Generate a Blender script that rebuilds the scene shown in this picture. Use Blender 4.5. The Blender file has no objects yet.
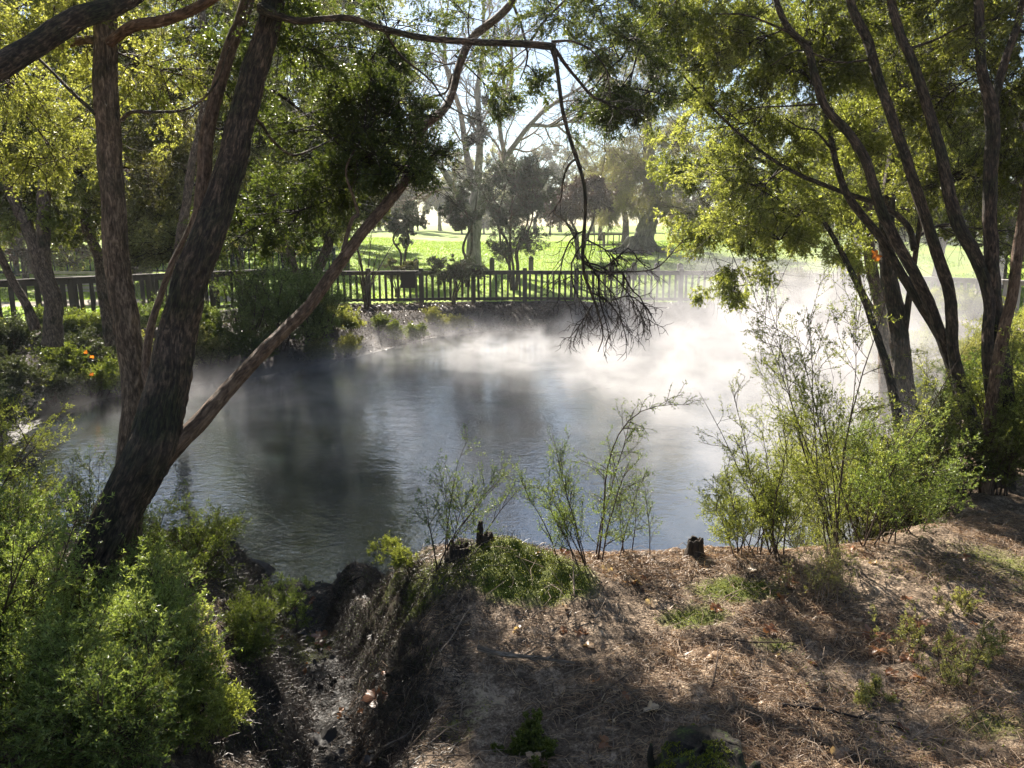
import bpy, math, numpy as np
from mathutils import Vector
rng = np.random.default_rng(11)
PI = math.pi
# ------------------------------------------------------------------ scene basics
sc = bpy.context.scene
COL = sc.collection
CAMZ = 3.2; PITCH = math.radians(11.5); F = 769.0
SUN_AZ = math.radians(-20); SUN_EL = math.radians(34)
SUND = np.array([math.sin(SUN_AZ)*math.cos(SUN_EL), math.cos(SUN_AZ)*math.cos(SUN_EL), math.sin(SUN_EL)])
cp, sp_ = math.cos(PITCH), math.sin(PITCH)
def at(px, py, Y):
    """world point seen at a picture position of the survey photo, Y metres in front"""
    a = (px-512)/F; b = (384-py)/F
    d = np.array([a, cp + b*sp_, -sp_ + b*cp])
    return np.array([0, 0, CAMZ]) + d*(Y/d[1])
def proj(P):
    P = np.asarray(P, float)
    x = P[...,0]; y = P[...,1]; z = P[...,2]-CAMZ
    dep = y*cp - z*sp_
    u = y*sp_ + z*cp
    return 512+F*x/dep, 384-F*u/dep, dep
def sstep(a, b, x):
    t = np.clip((x-a)/(b-a), 0, 1); return t*t*(3-2*t)
# ------------------------------------------------------------------ noise
_T = np.random.default_rng(5).random((256, 256))
def vnoise(x, y):
    xi = np.floor(x).astype(int); yi = np.floor(y).astype(int)
    fx = x-xi; fy = y-yi; fx = fx*fx*(3-2*fx); fy = fy*fy*(3-2*fy)
    g = lambda i, j: _T[i & 255, j & 255]
    return (g(xi,yi)*(1-fx)+g(xi+1,yi)*fx)*(1-fy) + (g(xi,yi+1)*(1-fx)+g(xi+1,yi+1)*fx)*fy
def fbm(x, y, o=4):
    s = 0; a = .5
    for k in range(o):
        s = s + a*vnoise(x*2**k+17*k, y*2**k+9*k); a *= .5
    return s/(1-.5**o)-.5
# ------------------------------------------------------------------ mesh helpers
class Buf:
    def __init__(s): s.v=[]; s.q=[]; s.t=[]; s.m=[]; s.bc=[]; s.n=0; s.sm=[]
    def add(s, V, Q, tint=None, mat=0, bc=None, smooth=True):
        V = np.asarray(V, np.float32).reshape(-1,3); Q = np.asarray(Q, np.int32).reshape(-1,4)
        s.v.append(V); s.q.append(Q+s.n); s.n += len(V)
        s.t.append(np.full(len(Q), .5, np.float32) if tint is None else np.broadcast_to(np.asarray(tint, np.float32), (len(Q),)).copy())
        s.m.append(np.full(len(Q), mat, np.int32)); s.sm.append(np.full(len(Q), smooth, bool))
        s.bc.append(V.copy() if bc is None else np.asarray(bc, np.float32).reshape(-1,3))
    def build(s, name, mats, parent=None, tint=True, bc=True):
        V = np.concatenate(s.v); Q = np.concatenate(s.q)
        me = bpy.data.meshes.new(name)
        me.vertices.add(len(V)); me.vertices.foreach_set('co', V.ravel())
        me.loops.add(len(Q)*4); me.loops.foreach_set('vertex_index', Q.ravel())
        me.polygons.add(len(Q)); me.polygons.foreach_set('loop_start', np.arange(0, len(Q)*4, 4, dtype=np.int32))
        me.polygons.foreach_set('loop_total', np.full(len(Q), 4, np.int32))
        mats = mats if isinstance(mats, (list, tuple)) else [mats]
        for m in mats: me.materials.append(m)
        if len(mats) > 1: me.polygons.foreach_set('material_index', np.concatenate(s.m))
        me.polygons.foreach_set('use_smooth', np.concatenate(s.sm))
        if tint:
            a = me.attributes.new('tint', 'FLOAT', 'FACE'); a.data.foreach_set('value', np.concatenate(s.t))
        if bc:
            a = me.attributes.new('bc', 'FLOAT_VECTOR', 'POINT'); a.data.foreach_set('vector', np.concatenate(s.bc).ravel())
        me.update()
        o = bpy.data.objects.new(name, me); COL.objects.link(o)
        if parent is not None:
            o.parent = parent; o.location = -np.array(parent.location) if True else o.location
        return o
def tag(o, label=None, cat=None, group=None, kind=None):
    if label: o['label'] = label
    if cat: o['category'] = cat
    if group: o['group'] = group
    if kind: o['kind'] = kind
    return o
def empty(name, loc, label, cat, group=None, kind=None):
    o = bpy.data.objects.new(name, None); COL.objects.link(o); o.location = tuple(float(c) for c in loc)
    o.empty_display_size = .2
    return tag(o, label, cat, group, kind)
def unit(v): return v/np.maximum(np.linalg.norm(v, axis=-1, keepdims=True), 1e-9)
def resample(P, n):
    P = np.asarray(P, float); d = np.r_[0, np.cumsum(np.linalg.norm(np.diff(P[:,:3],axis=0),axis=1))]
    # Catmull-Rom through the points, then even spacing
    k = len(P)
    if k > 2:
        Q = np.vstack([2*P[0]-P[1], P, 2*P[-1]-P[-2]]); out = []
        for i in range(k-1):
            p0,p1,p2,p3 = Q[i:i+4]
            for t in np.linspace(0,1,9)[:-1]:
                out.append(.5*((2*p1)+(-p0+p2)*t+(2*p0-5*p1+4*p2-p3)*t*t+(-p0+3*p1-3*p2+p3)*t**3))
        out.append(P[-1]); P = np.array(out)
        d = np.r_[0, np.cumsum(np.linalg.norm(np.diff(P[:,:3],axis=0),axis=1))]
    s = np.linspace(0, d[-1], n)
    return np.stack([np.interp(s, d, P[:,j]) for j in range(P.shape[1])], 1)
def frames(P):
    """P (N,n,3) -> two perpendicular vectors per point (N,n,3)"""
    T = np.empty_like(P); T[:,1:-1] = P[:,2:]-P[:,:-2]; T[:,0] = P[:,1]-P[:,0]; T[:,-1] = P[:,-1]-P[:,-2]
    T = unit(T)
    ref = np.where(np.abs(T[:,:1,2:3]) > .9, np.array([1.,0,0]), np.array([0,0,1.]))
    U = np.empty_like(P); u = unit(np.cross(T[:,0], ref[:,0]))
    U[:,0] = u
    for i in range(1, P.shape[1]):
        u = unit(u - T[:,i]*np.sum(u*T[:,i],-1,keepdims=True)); U[:,i] = u
    return U, np.cross(T, U), T
def tubes(buf, P, R, k=3, mat=0, tint=.5):
    """batch of plain tubes. P (N,n,3) R (N,n)"""
    P = np.asarray(P, float); 
    if P.ndim == 2: P = P[None]; R = np.asarray(R)[None]
    N, n = P.shape[:2]
    if N == 0: return
    U, W, T = frames(P)
    a = np.arange(k)*2*PI/k
    ring = P[:,:,None]+R[:,:,None,None]*(U[:,:,None]*np.cos(a)[None,None,:,None]+W[:,:,None]*np.sin(a)[None,None,:,None])
    base = (np.arange(N)*n*k)[:,None,None]; i = (np.arange(n-1)*k)[None,:,None]; j = np.arange(k)[None,None,:]; j2 = (j+1)%k
    q = np.stack([base+i+j, base+i+j2, base+i+k+j2, base+i+k+j], -1)
    L = np.cumsum(np.concatenate([np.zeros((N,1)), np.linalg.norm(np.diff(P,axis=1),axis=2)],1),1)
    bc = np.stack([R[:,:,None]*np.cos(a), R[:,:,None]*np.sin(a), np.broadcast_to(L[:,:,None], R.shape+(k,))+np.arange(N)[:,None,None]*.37], -1)
    buf.add(ring, q, tint=tint, mat=mat, bc=bc)
def trunk(buf, pts, radii, k=28, seg=.03, rough=.09, mat=0, flare=0.0, seed=0, cap=True, twist=.6):
    """one furrowed trunk or limb"""
    A = np.c_[np.asarray(pts, float), np.asarray(radii, float)]
    Ln = np.sum(np.linalg.norm(np.diff(A[:,:3],axis=0),axis=1))
    n = int(max(8, min(260, Ln/seg)))
    S = resample(A, n); P = S[:,:3]; R = np.maximum(S[:,3], .0015)
    L = np.linspace(0, Ln, n)
    P = P + np.stack([fbm(L*1.3+seed*3.1, np.full(n, seed+.5)), fbm(L*1.3+seed*5.3, np.full(n, seed+9.5)), 0*L],1)*np.minimum(R*.9,.06)[:,None]
    U, W, T = frames(P[None]); U=U[0]; W=W[0]
    a = np.arange(k)*2*PI/k
    A2 = a[None,:]+twist*L[:,None]*.5
    cx = np.cos(A2)*3; cy = np.sin(A2)*3
    ridg = fbm(cx*2.2+seed*7, cy*2.2+L[:,None]*3.2, 3)+ .8*fbm(cx*5+seed, cy*5+L[:,None]*9, 3)
    lump = fbm(cx*.5+seed*2+30, cy*.5+L[:,None]*2.2, 3)
    rr = R[:,None]*(.93+rough*2.4*ridg+.22*lump*min(1,rough*8))
    if flare: rr = rr*(1+flare*np.exp(-L/.18)[:,None]*(1+.6*np.sin(a*4+seed)[None,:]))
    ring = P[:,None]+rr[...,None]*(U[:,None]*np.cos(a)[None,:,None]+W[:,None]*np.sin(a)[None,:,None])
    i = (np.arange(n-1)*k)[:,None]; j = np.arange(k)[None,:]; j2=(j+1)%k
    q = np.stack([i+j, i+j2, i+k+j2, i+k+j], -1).reshape(-1,4)
    bc = np.stack([R[:,None]*np.cos(A2), R[:,None]*np.sin(A2), np.broadcast_to(L[:,None], (n,k))+seed*1.7], -1)
    V = ring.reshape(-1,3); BC = bc.reshape(-1,3)
    if cap:
        V = np.vstack([V, P[0], P[-1]]); BC = np.vstack([BC, BC[0], BC[-1]]); c0 = n*k; 
        jj = np.arange(0,k,2)
        q0 = np.stack([np.full(len(jj),c0), (jj+2)%k, jj+1, jj],-1)
        q1 = np.stack([np.full(len(jj),c0+1), (n-1)*k+jj, (n-1)*k+jj+1, (n-1)*k+(jj+2)%k],-1)
        q = np.vstack([q,q0,q1])
    buf.add(V, q, tint=.5, mat=mat, bc=BC)
    return P, R
def shoots(P, n, t0, t1, L, ang, bias=(0,0,0), wig=.15, npt=5):
    N, k = P.shape[:2]
    if N == 0: return np.zeros((0,npt,3))
    t = rng.uniform(t0, t1, (N,n))*(k-1); i = np.minimum(t.astype(int), k-2); f = (t-i)[...,None]
    idx = np.arange(N)[:,None]; A = P[idx,i]; B = P[idx,i+1]; S = A+(B-A)*f; T = unit(B-A)
    Rn = rng.normal(size=S.shape); pr = unit(Rn-T*np.sum(Rn*T,-1,keepdims=True))
    a = (ang*rng.uniform(.6,1.35,(N,n)))[...,None]
    D = T*np.cos(a)+pr*np.sin(a)
    Lb = np.asarray(L, float)
    if Lb.ndim == 1: Lb = Lb[:,None]
    Ls = (Lb*rng.uniform(.45,1.25,(N,n))*(1-.35*t/(k-1)))[...,None]/(npt-1)
    out = [S]; b = np.asarray(bias, float)
    for s in range(npt-1):
        D = unit(D+wig*rng.normal(size=D.shape)+b); S = S+D*Ls; out.append(S)
    return np.stack(out, 2).reshape(N*n, npt, 3)
def tint_of(C, n):
    """slow colour drift plus per-leaf variation"""
    b = fbm(C[:,0]*1.1+3, C[:,2]*1.3+C[:,1]*.6, 2)
    return np.clip(.5+b*.9+rng.normal(0,.17,n),0,1)
def leaves(buf, P, per, L, W, ang=.9, t0=.1, mat=1, flat=0.0, droop=0.0):
    N, k = P.shape[:2]
    if N == 0: return
    t = rng.uniform(t0, 1, (N,per))*(k-1); i = np.minimum(t.astype(int), k-2); f = (t-i)[...,None]
    idx = np.arange(N)[:,None]; A = P[idx,i]; B = P[idx,i+1]; C = (A+(B-A)*f).reshape(-1,3); T = unit(B-A).reshape(-1,3)
    M = len(C)
    Rn = rng.normal(size=C.shape); pr = unit(Rn-T*np.sum(Rn*T,-1,keepdims=True))
    a = (ang*rng.uniform(.5,1.4,M))[:,None]
    D = unit(T*np.cos(a)+pr*np.sin(a)+np.array([0,0,-droop]))
    Nn = rng.normal(size=C.shape)*(1-flat)+np.array([0,0,1.0])*flat*2
    S = unit(np.cross(D, Nn))
    l = (L*rng.uniform(.6,1.25,M))[:,None]; w = (W*rng.uniform(.7,1.2,M))[:,None]*.5
    up = unit(np.cross(S, D))
    V = np.stack([C, C+D*l*.45+S*w+up*w*.4, C+D*l, C+D*l*.45-S*w+up*w*.4], 1)
    q = np.arange(M*4).reshape(M,4)
    buf.add(V, q, tint=tint_of(C, M), mat=mat, smooth=False)
def taper(N, n, r0, r1): 
    r0 = np.broadcast_to(np.asarray(r0,float), (N,))
    return r0[:,None]*(1-np.linspace(0,1,n)[None])+r1*np.linspace(0,1,n)[None]
def bez(A, B, sag, n=7, wob=.1):
    A = np.asarray(A,float); B = np.asarray(B,float); N = len(A)
    t = np.linspace(0,1,n)[None,:,None]
    Ln = np.linalg.norm(B-A,axis=1,keepdims=True)
    M = (A+B)/2+np.array([0,0,1.])*sag*Ln+rng.normal(size=A.shape)*wob*Ln
    return A[:,None]*(1-t)**2+2*M[:,None]*t*(1-t)+B[:,None]*t*t
# ------------------------------------------------------------------ materials
def nm(name):
    m = bpy.data.materials.new(name); m.use_nodes = True; nt = m.node_tree; nt.nodes.clear()
    out = nt.nodes.new('ShaderNodeOutputMaterial'); return m, nt, out
def N(nt, typ, **kw):
    n = nt.nodes.new(typ)
    for k, v in kw.items():
        if k.startswith('i_'): n.inputs[k[2:].replace('_',' ')].default_value = v
        else: setattr(n, k, v)
    return n
def ramp(nt, stops, src, interp='LINEAR'):
    r = nt.nodes.new('ShaderNodeValToRGB'); r.color_ramp.interpolation = interp
    e = r.color_ramp.elements
    while len(e) < len(stops): e.new(.5)
    for el, (p, c) in zip(e, stops): el.position = p; el.color = tuple(c)+(1,) if len(c)==3 else c
    nt.links.new(src, r.inputs[0]); return r.outputs[0]
def noise(nt, scale, detail=4, rough=.55, vec=None, dist=0):
    n = nt.nodes.new('ShaderNodeTexNoise'); n.inputs['Scale'].default_value = scale; n.inputs['Detail'].default_value = detail
    n.inputs['Roughness'].default_value = rough; n.inputs['Distortion'].default_value = dist
    if vec is not None: nt.links.new(vec, n.inputs['Vector'])
    return n.outputs['Fac']
def mixc(nt, fac, a, b, blend='MIX'):
    m = nt.nodes.new('ShaderNodeMix'); m.data_type = 'RGBA'; m.blend_type = blend
    def put(s, v):
        if isinstance(v, (tuple, list)): s.default_value = tuple(v)+((1,) if len(v)==3 else ())
        elif isinstance(v, (int, float)): s.default_value = v
        else: nt.links.new(v, s)
    put(m.inputs[0], fac); put(m.inputs[6], a); put(m.inputs[7], b)
    return m.outputs[2]
def math_(nt, op, a, b=None):
    m = nt.nodes.new('ShaderNodeMath'); m.operation = op
    for i, v in enumerate((a, b)):
        if v is None: continue
        if isinstance(v, (int,float)): m.inputs[i].default_value = v
        else: nt.links.new(v, m.inputs[i])
    return m.outputs[0]
def leaf_mat(name, dark, mid, light, trans=.5, rough=.38):
    m, nt, out = nm(name)
    a = N(nt, 'ShaderNodeAttribute', attribute_name='tint')
    c = ramp(nt, [(0, dark), (.5, mid), (1, light)], a.outputs['Fac'])
    p = N(nt, 'ShaderNodeBsdfPrincipled'); p.inputs['Roughness'].default_value = rough; p.inputs['Specular IOR Level'].default_value = .5
    nt.links.new(c, p.inputs['Base Color'])
    t = N(nt, 'ShaderNodeBsdfTranslucent')
    c2 = mixc(nt, 1.0, c, (1.36,1.28,.6), 'MULTIPLY'); nt.links.new(c2, t.inputs[0])
    mx = N(nt, 'ShaderNodeMixShader'); mx.inputs[0].default_value = trans
    nt.links.new(p.outputs[0], mx.inputs[1]); nt.links.new(t.outputs[0], mx.inputs[2]); nt.links.new(mx.outputs[0], out.inputs[0])
    return m
def bark_mat(name, dark, mid, light, moss=.25, sx=34, sz=13, bump=.04, mosscol=(.045,.05,.022), ms=3.1):
    m, nt, out = nm(name)
    a = N(nt, 'ShaderNodeAttribute', attribute_name='bc')
    mp = N(nt, 'ShaderNodeMapping'); mp.inputs['Scale'].default_value = (sx,sx,sz); nt.links.new(a.outputs['Vector'], mp.inputs[0])
    n1 = noise(nt, 1.0, 6, .65, mp.outputs[0], .8)
    mp2 = N(nt, 'ShaderNodeMapping'); mp2.inputs['Scale'].default_value = (sx*3,sx*3,sz*1.4); nt.links.new(a.outputs['Vector'], mp2.inputs[0])
    n2 = noise(nt, 1.0, 4, .6, mp2.outputs[0], .3)
    s = math_(nt, 'ADD', math_(nt, 'MULTIPLY', n1, .6), math_(nt, 'MULTIPLY', n2, .4))
    c = ramp(nt, [(.36, dark), (.5, mid), (.64, light)], s)
    n3 = noise(nt, ms, 5, .6, a.outputs['Vector'], .4)
    mk = ramp(nt, [(.64-moss*.5, (0,0,0)), (.80-moss*.5, (.85,.85,.85))], n3)
    c = mixc(nt, mk, c, mixc(nt, ramp(nt,[(.42,(0,0,0)),(.6,(1,1,1))],n2), (.012,.011,.008), mosscol))
    p = N(nt, 'ShaderNodeBsdfPrincipled'); p.inputs['Roughness'].default_value = .8; p.inputs['Specular IOR Level'].default_value = .35
    nt.links.new(c, p.inputs['Base Color'])
    b = N(nt, 'ShaderNodeBump'); b.inputs['Distance'].default_value = bump; b.inputs['Strength'].default_value = 1
    nt.links.new(s, b.inputs['Height']); nt.links.new(b.outputs[0], p.inputs['Normal']); nt.links.new(p.outputs[0], out.inputs[0])
    return m
def plain_mat(name, c1, c2, scale=8, rough=.8, bump=.004, vec='Object', stretch=(1,1,1), spec=.3):
    m, nt, out = nm(name)
    tc = N(nt, 'ShaderNodeTexCoord'); mp = N(nt, 'ShaderNodeMapping'); mp.inputs['Scale'].default_value = stretch
    nt.links.new(tc.outputs[vec], mp.inputs[0])
    n = noise(nt, scale, 5, .6, mp.outputs[0], .3)
    c = ramp(nt, [(.3, c1), (.7, c2)], n)
    p = N(nt, 'ShaderNodeBsdfPrincipled'); p.inputs['Roughness'].default_value = rough; p.inputs['Specular IOR Level'].default_value = spec
    nt.links.new(c, p.inputs['Base Color'])
    b = N(nt, 'ShaderNodeBump'); b.inputs['Distance'].default_value = bump; nt.links.new(n, b.inputs['Height']); nt.links.new(b.outputs[0], p.inputs['Normal'])
    nt.links.new(p.outputs[0], out.inputs[0]); return m
M = {}
M['bark_kanuka'] = bark_mat('bark_kanuka', (.022,.016,.011), (.13,.092,.064), (.38,.28,.20), .22)
M['bark_dark'] = bark_mat('bark_dark', (.010,.008,.006), (.06,.042,.030), (.24,.165,.11), .36)
M['bark_red'] = bark_mat('bark_red', (.03,.018,.011), (.14,.086,.054), (.32,.21,.14), .14)
M['bark_grey'] = bark_mat('bark_grey', (.05,.045,.038), (.15,.135,.115), (.30,.27,.23), .12, sx=6, sz=1.5, bump=.04)
M['bark_pale'] = bark_mat('bark_pale', (.08,.07,.06), (.18,.16,.135), (.30,.27,.23), .08, sx=5, sz=2, bump=.02)
M['twig'] = plain_mat('twig_bark', (.035,.022,.016), (.09,.06,.042), 30)
M['twig_dark'] = plain_mat('twig_dark_bark', (.012,.009,.008), (.04,.028,.022), 30)
M['twig_pale'] = plain_mat('twig_pale_bark', (.14,.10,.07), (.34,.26,.19), 30)
M['leaf_kanuka'] = leaf_mat('leaf_kanuka', (.045,.058,.015), (.15,.18,.045), (.40,.43,.16), .58)
M['leaf_deep'] = leaf_mat('leaf_deep', (.028,.045,.012), (.08,.115,.028), (.22,.27,.07), .52)
M['leaf_fresh'] = leaf_mat('leaf_fresh', (.08,.10,.025), (.22,.265,.07), (.48,.52,.21), .6)
M['leaf_bush'] = leaf_mat('leaf_bush', (.055,.085,.022), (.13,.19,.05), (.34,.42,.17), .52)
M['leaf_far'] = leaf_mat('leaf_far', (.045,.048,.024), (.10,.105,.048), (.19,.18,.08), .4)
M['leaf_olive'] = leaf_mat('leaf_olive', (.06,.065,.030), (.17,.18,.07), (.36,.37,.17), .52)
M['leaf_willow'] = leaf_mat('leaf_willow', (.09,.09,.045), (.20,.20,.09), (.36,.36,.18), .5)
M['bark_dead'] = bark_mat('bark_dead', (.03,.022,.015), (.15,.115,.085), (.40,.33,.26), .05, sx=90, sz=12, bump=.01)
M['leaf_blue'] = leaf_mat('leaf_blue', (.018,.026,.016), (.042,.058,.033), (.09,.11,.055), .35)
M['leaf_purple'] = leaf_mat('leaf_purple', (.02,.012,.012), (.06,.03,.028), (.11,.055,.045), .3)
M['leaf_dry'] = leaf_mat('leaf_dry', (.12,.07,.042), (.38,.25,.155), (.72,.56,.38), .3)
M['leaf_autumn'] = leaf_mat('leaf_autumn', (.42,.10,.02), (.55,.16,.03), (.65,.28,.06), .5)
M['leaf_brown'] = leaf_mat('leaf_brown', (.13,.05,.025), (.24,.10,.045), (.36,.18,.09), .3)
M['wood_fence'] = plain_mat('weathered_fence_wood', (.035,.030,.024), (.085,.072,.058), 6, .85, .003, stretch=(1,1,.15))
M['wood_fence_pale'] = plain_mat('pale_fence_wood', (.30,.27,.23), (.48,.44,.38), 6, .85, .003, stretch=(1,1,.15))
M['wood_teal'] = plain_mat('painted_fence_wood', (.02,.032,.034), (.045,.065,.065), 6, .7, .003)
M['wood_pale'] = plain_mat('pale_bench_wood', (.30,.26,.20), (.45,.40,.32), 6, .8, .003)
M['rock'] = plain_mat('rock', (.05,.045,.045), (.13,.12,.115), 5, .85, .02)
# ------------------------------------------------------------------ pond outline and terrain
POND = np.array([(-7.9,12.6),(-7.3,10.6),(-6.7,8.8),(-5.3,7.5),(-3.6,7.1),(-2.7,7.0),(-2.0,6.75),(-1.2,6.7),(-.6,6.4),(0,5.7),(1,5.5),(2,5.5),(2.7,6.1),(3.4,7.3),
                 (4.3,8.8),(5.3,11),(7.2,14.5),(8.6,18.3),(8.6,22.3),(6,24.2),(2,24.6),(-.8,24.2),(-2.4,22.6),(-3.4,20.3),(-4.2,18.3),(-5.6,16.4),(-7.8,14.6)], float)
def chaikin(P, it=2):
    for _ in range(it):
        Q = np.roll(P,-1,0); P = np.stack([.75*P+.25*Q, .25*P+.75*Q],1).reshape(-1,2)
    return P
PS = chaikin(POND)
def pond_sd(x, y):
    x = np.asarray(x,float); y = np.asarray(y,float); sh = x.shape; x = x.ravel(); y = y.ravel()
    best = np.full(x.shape, 1e9); ins = np.zeros(x.shape, bool)
    for i in range(len(PS)):
        a = PS[i]; b = PS[(i+1)%len(PS)]; e = b-a
        t = np.clip(((x-a[0])*e[0]+(y-a[1])*e[1])/(e@e),0,1)
        best = np.minimum(best, (x-a[0]-t*e[0])**2+(y-a[1]-t*e[1])**2)
        c = ((a[1]>y)!=(b[1]>y)) & (x < (b[0]-a[0])*(y-a[1])/(b[1]-a[1]+1e-12)+a[0]); ins ^= c
    d = np.sqrt(best); return np.where(ins,-d,d).reshape(sh)
GUL = np.array([(-2.0,7.6,-.15),(-1.95,6.7,-.02),(-1.78,6.0,.08),(-1.55,5.4,.2),(-1.33,4.85,.36),(-1.15,4.3,.5),(-1.0,3.85,.62),(-.86,3.3,.75),(-.78,2.8,.87),(-.7,2.0,1.05),(-.6,0,1.4)])
def gully(x, y):
    best = np.full(x.shape,1e9); z = np.zeros(x.shape)
    for a,b in zip(GUL[:-1],GUL[1:]):
        e = (b-a)[:2]; t = np.clip(((x-a[0])*e[0]+(y-a[1])*e[1])/(e@e),0,1)
        d = np.hypot(x-a[0]-t*e[0], y-a[1]-t*e[1]); zz = a[2]+(b[2]-a[2])*t
        z = np.where(d<best, zz, z); best = np.minimum(best,d)
    return best, z
def height(x, y):
    x = np.asarray(x,float); y = np.asarray(y,float)
    d = pond_sd(x,y)
    near = sstep(12.5,7.5,y)
    plate = 1.235+.04*(4-y)+.10*fbm(x*.9+4,y*.9,3)
    plate = plate - .42*sstep(-1.2,-2.8,x)*sstep(2.0,3.6,y) - .15*sstep(2.5,5.5,x)
    wid = 1.15+.5*fbm(x*.8+9,y*.8,2)
    zn = plate*sstep(-.15,1,d/np.maximum(wid,.4))**.85
    # moss mound and left hummock
    zn = zn+.20*np.exp(-(((x+.10)/.30)**2+((y-4.05)/.28)**2))+.07*np.exp(-(((x-.15)/.4)**2+((y-3.9)/.3)**2))
    zn = zn+.16*np.exp(-(((x+1.75)/.42)**2+((y-4.7)/.5)**2))-.72*np.exp(-(((x+1.0)/.42)**2+((y-5.45)/.75)**2))
    far = .62*sstep(0,2.3,d)+.30*sstep(-5,-10,x)*sstep(.3,3.5,d)
    yl = np.hypot(y,x*.5)
    far = far+np.interp(yl,[27,34,45,60,80,150,400,900],[0,.45,1.2,1.6,1.85,2.3,3.5,6])
    z = zn*near+far*(1-near)
    dg,gz = gully(x,y)
    w = .10+.07*fbm(x*2.2+2,y*2.2,2)+ .16*sstep(5.2,6.6,y)
    wall = gz+np.maximum(0,dg-w)**1.25*1.9
    wall = wall+(.30*fbm(x*2.6+7,y*2.6,3)+.26*fbm(x*7,y*7,4)+.10*fbm(x*20,y*20,2))*sstep(.12,.45,dg)
    wall = np.where(y<7.3, wall, 9)
    z = np.where(d>-.3, -np.log(np.exp(-z*14)+np.exp(-np.minimum(wall,4)*14))/14, z)
    z = np.where(d<0, -.75*sstep(0,1.8,-d)-.02+np.minimum(z,0)*0, z)
    nz = sstep(14,7,y)
    z = z+nz*(.07*fbm(x*2.5,y*2.5,4)+.05*fbm(x*9,y*9,3)+.035*fbm(x*24,y*24,3))*sstep(-.4,.25,d)
    z = z+(1-nz)*(.10*fbm(x*.7,y*.7,3)*sstep(0,1.5,d)*sstep(34,26,y)+.03*fbm(x*4,y*4,2)*sstep(0,1,d)*sstep(40,24,y))
    return z
def gz(x, y): return float(height(np.array([float(x)]),np.array([float(y)]))[0])
def ground_at(px, py):
    """where the line of sight of the survey photo meets the terrain"""
    a = (px-512)/F; b = (384-py)/F; d = np.array([a, cp+b*sp_, -sp_+b*cp]); d /= d[1]
    Y = np.concatenate([np.arange(1.2,12,.02),np.arange(12,120,.1)])
    P = np.array([0,0,CAMZ])+d*Y[:,None]; h = np.maximum(height(P[:,0],P[:,1]),-.02)
    i = np.argmax(P[:,2]<h); return np.array([P[i,0],P[i,1],h[i]])
def axis_(*segs):
    out=[]
    for a,b,s in segs: out.append(np.arange(a,b,s))
    return np.concatenate(out)
def grow(a, b, s0, f):
    out=[a]; s=s0
    while out[-1]<b: out.append(out[-1]+s); s*=f
    return np.array(out)
ys = np.concatenate([-grow(1.2,40,.15,1.3)[::-1], axis_((-1.2,1.2,.12),(1.2,6.9,.022),(6.9,30,.11)), grow(30,1400,.16,1.05)])
xs = np.concatenate([-grow(14,1400,.2,1.09)[::-1], axis_((-14,-4,.12),(-4,4.6,.026),(4.6,14,.12)), grow(14,1400,.2,1.09)])
X, Y = np.meshgrid(xs, ys)
Z = height(X, Y)
b = Buf(); ny, nx = X.shape
i = (np.arange(ny-1)*nx)[:,None]; j = np.arange(nx-1)[None]
b.add(np.stack([X,Y,Z],-1), np.stack([i+j,i+j+1,i+nx+j+1,i+nx+j],-1))
# ground material
m, nt, out = nm('ground')
geo = N(nt,'ShaderNodeNewGeometry'); pos = geo.outputs['Position']
at_ = lambda n: N(nt,'ShaderNodeAttribute',attribute_name=n).outputs['Fac']
nA = noise(nt, 1.3, 5, .6, pos); nB = noise(nt, 22, 5, .7, pos); nC = noise(nt, 90, 3, .7, pos)
mixn = math_(nt,'ADD',math_(nt,'MULTIPLY',nB,.5),math_(nt,'MULTIPLY',nC,.5))
earth = ramp(nt,[(.38,(.028,.018,.012)),(.5,(.17,.12,.08)),(.60,(.50,.38,.27))],math_(nt,'ADD',math_(nt,'MULTIPLY',mixn,.72),math_(nt,'MULTIPLY',noise(nt,4.5,4,.6,pos),.28)))
mulch = ramp(nt,[(.35,(.018,.012,.010)),(.55,(.055,.038,.031)),(.7,(.13,.095,.08))],mixn)
mud = ramp(nt,[(.35,(.008,.007,.006)),(.6,(.028,.023,.019)),(.75,(.07,.058,.047))],mixn)
mossc = ramp(nt,[(.3,(.025,.028,.005)),(.5,(.09,.11,.014)),(.65,(.20,.23,.03))],mixn)
lawnc = ramp(nt,[(.34,(.10,.17,.012)),(.5,(.22,.33,.022)),(.64,(.38,.46,.05))],math_(nt,'ADD',math_(nt,'MULTIPLY',noise(nt,.35,4,.6,pos),.5),math_(nt,'MULTIPLY',mixn,.5)))
pathc = ramp(nt,[(.3,(.26,.22,.17)),(.7,(.40,.35,.28))],mixn)
c = mixc(nt, at_('far'), earth, mulch)
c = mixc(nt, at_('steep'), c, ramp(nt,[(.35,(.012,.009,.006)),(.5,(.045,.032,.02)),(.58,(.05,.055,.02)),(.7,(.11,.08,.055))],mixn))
c = mixc(nt, at_('mud'), c, mud)
mm = ramp(nt,[(.45,(0,0,0)),(.6,(1,1,1))],math_(nt,'ADD',math_(nt,'MULTIPLY',nB,.35),math_(nt,'MULTIPLY',at_('moss'),.65)))
c = mixc(nt, mm, c, mossc)
gm = ramp(nt,[(.47,(0,0,0)),(.53,(1,1,1))],math_(nt,'ADD',math_(nt,'MULTIPLY',nA,.12),math_(nt,'MULTIPLY',at_('grass'),.88)))
c = mixc(nt, gm, c, lawnc); c = mixc(nt, at_('path'), c, pathc)
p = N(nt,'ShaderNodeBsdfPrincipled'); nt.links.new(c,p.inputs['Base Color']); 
rr = ramp(nt,[(0,(.9,.9,.9)),(1,(.6,.6,.6))],at_('mud')); nt.links.new(rr,p.inputs['Roughness']); p.inputs['Specular IOR Level'].default_value=.3
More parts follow.
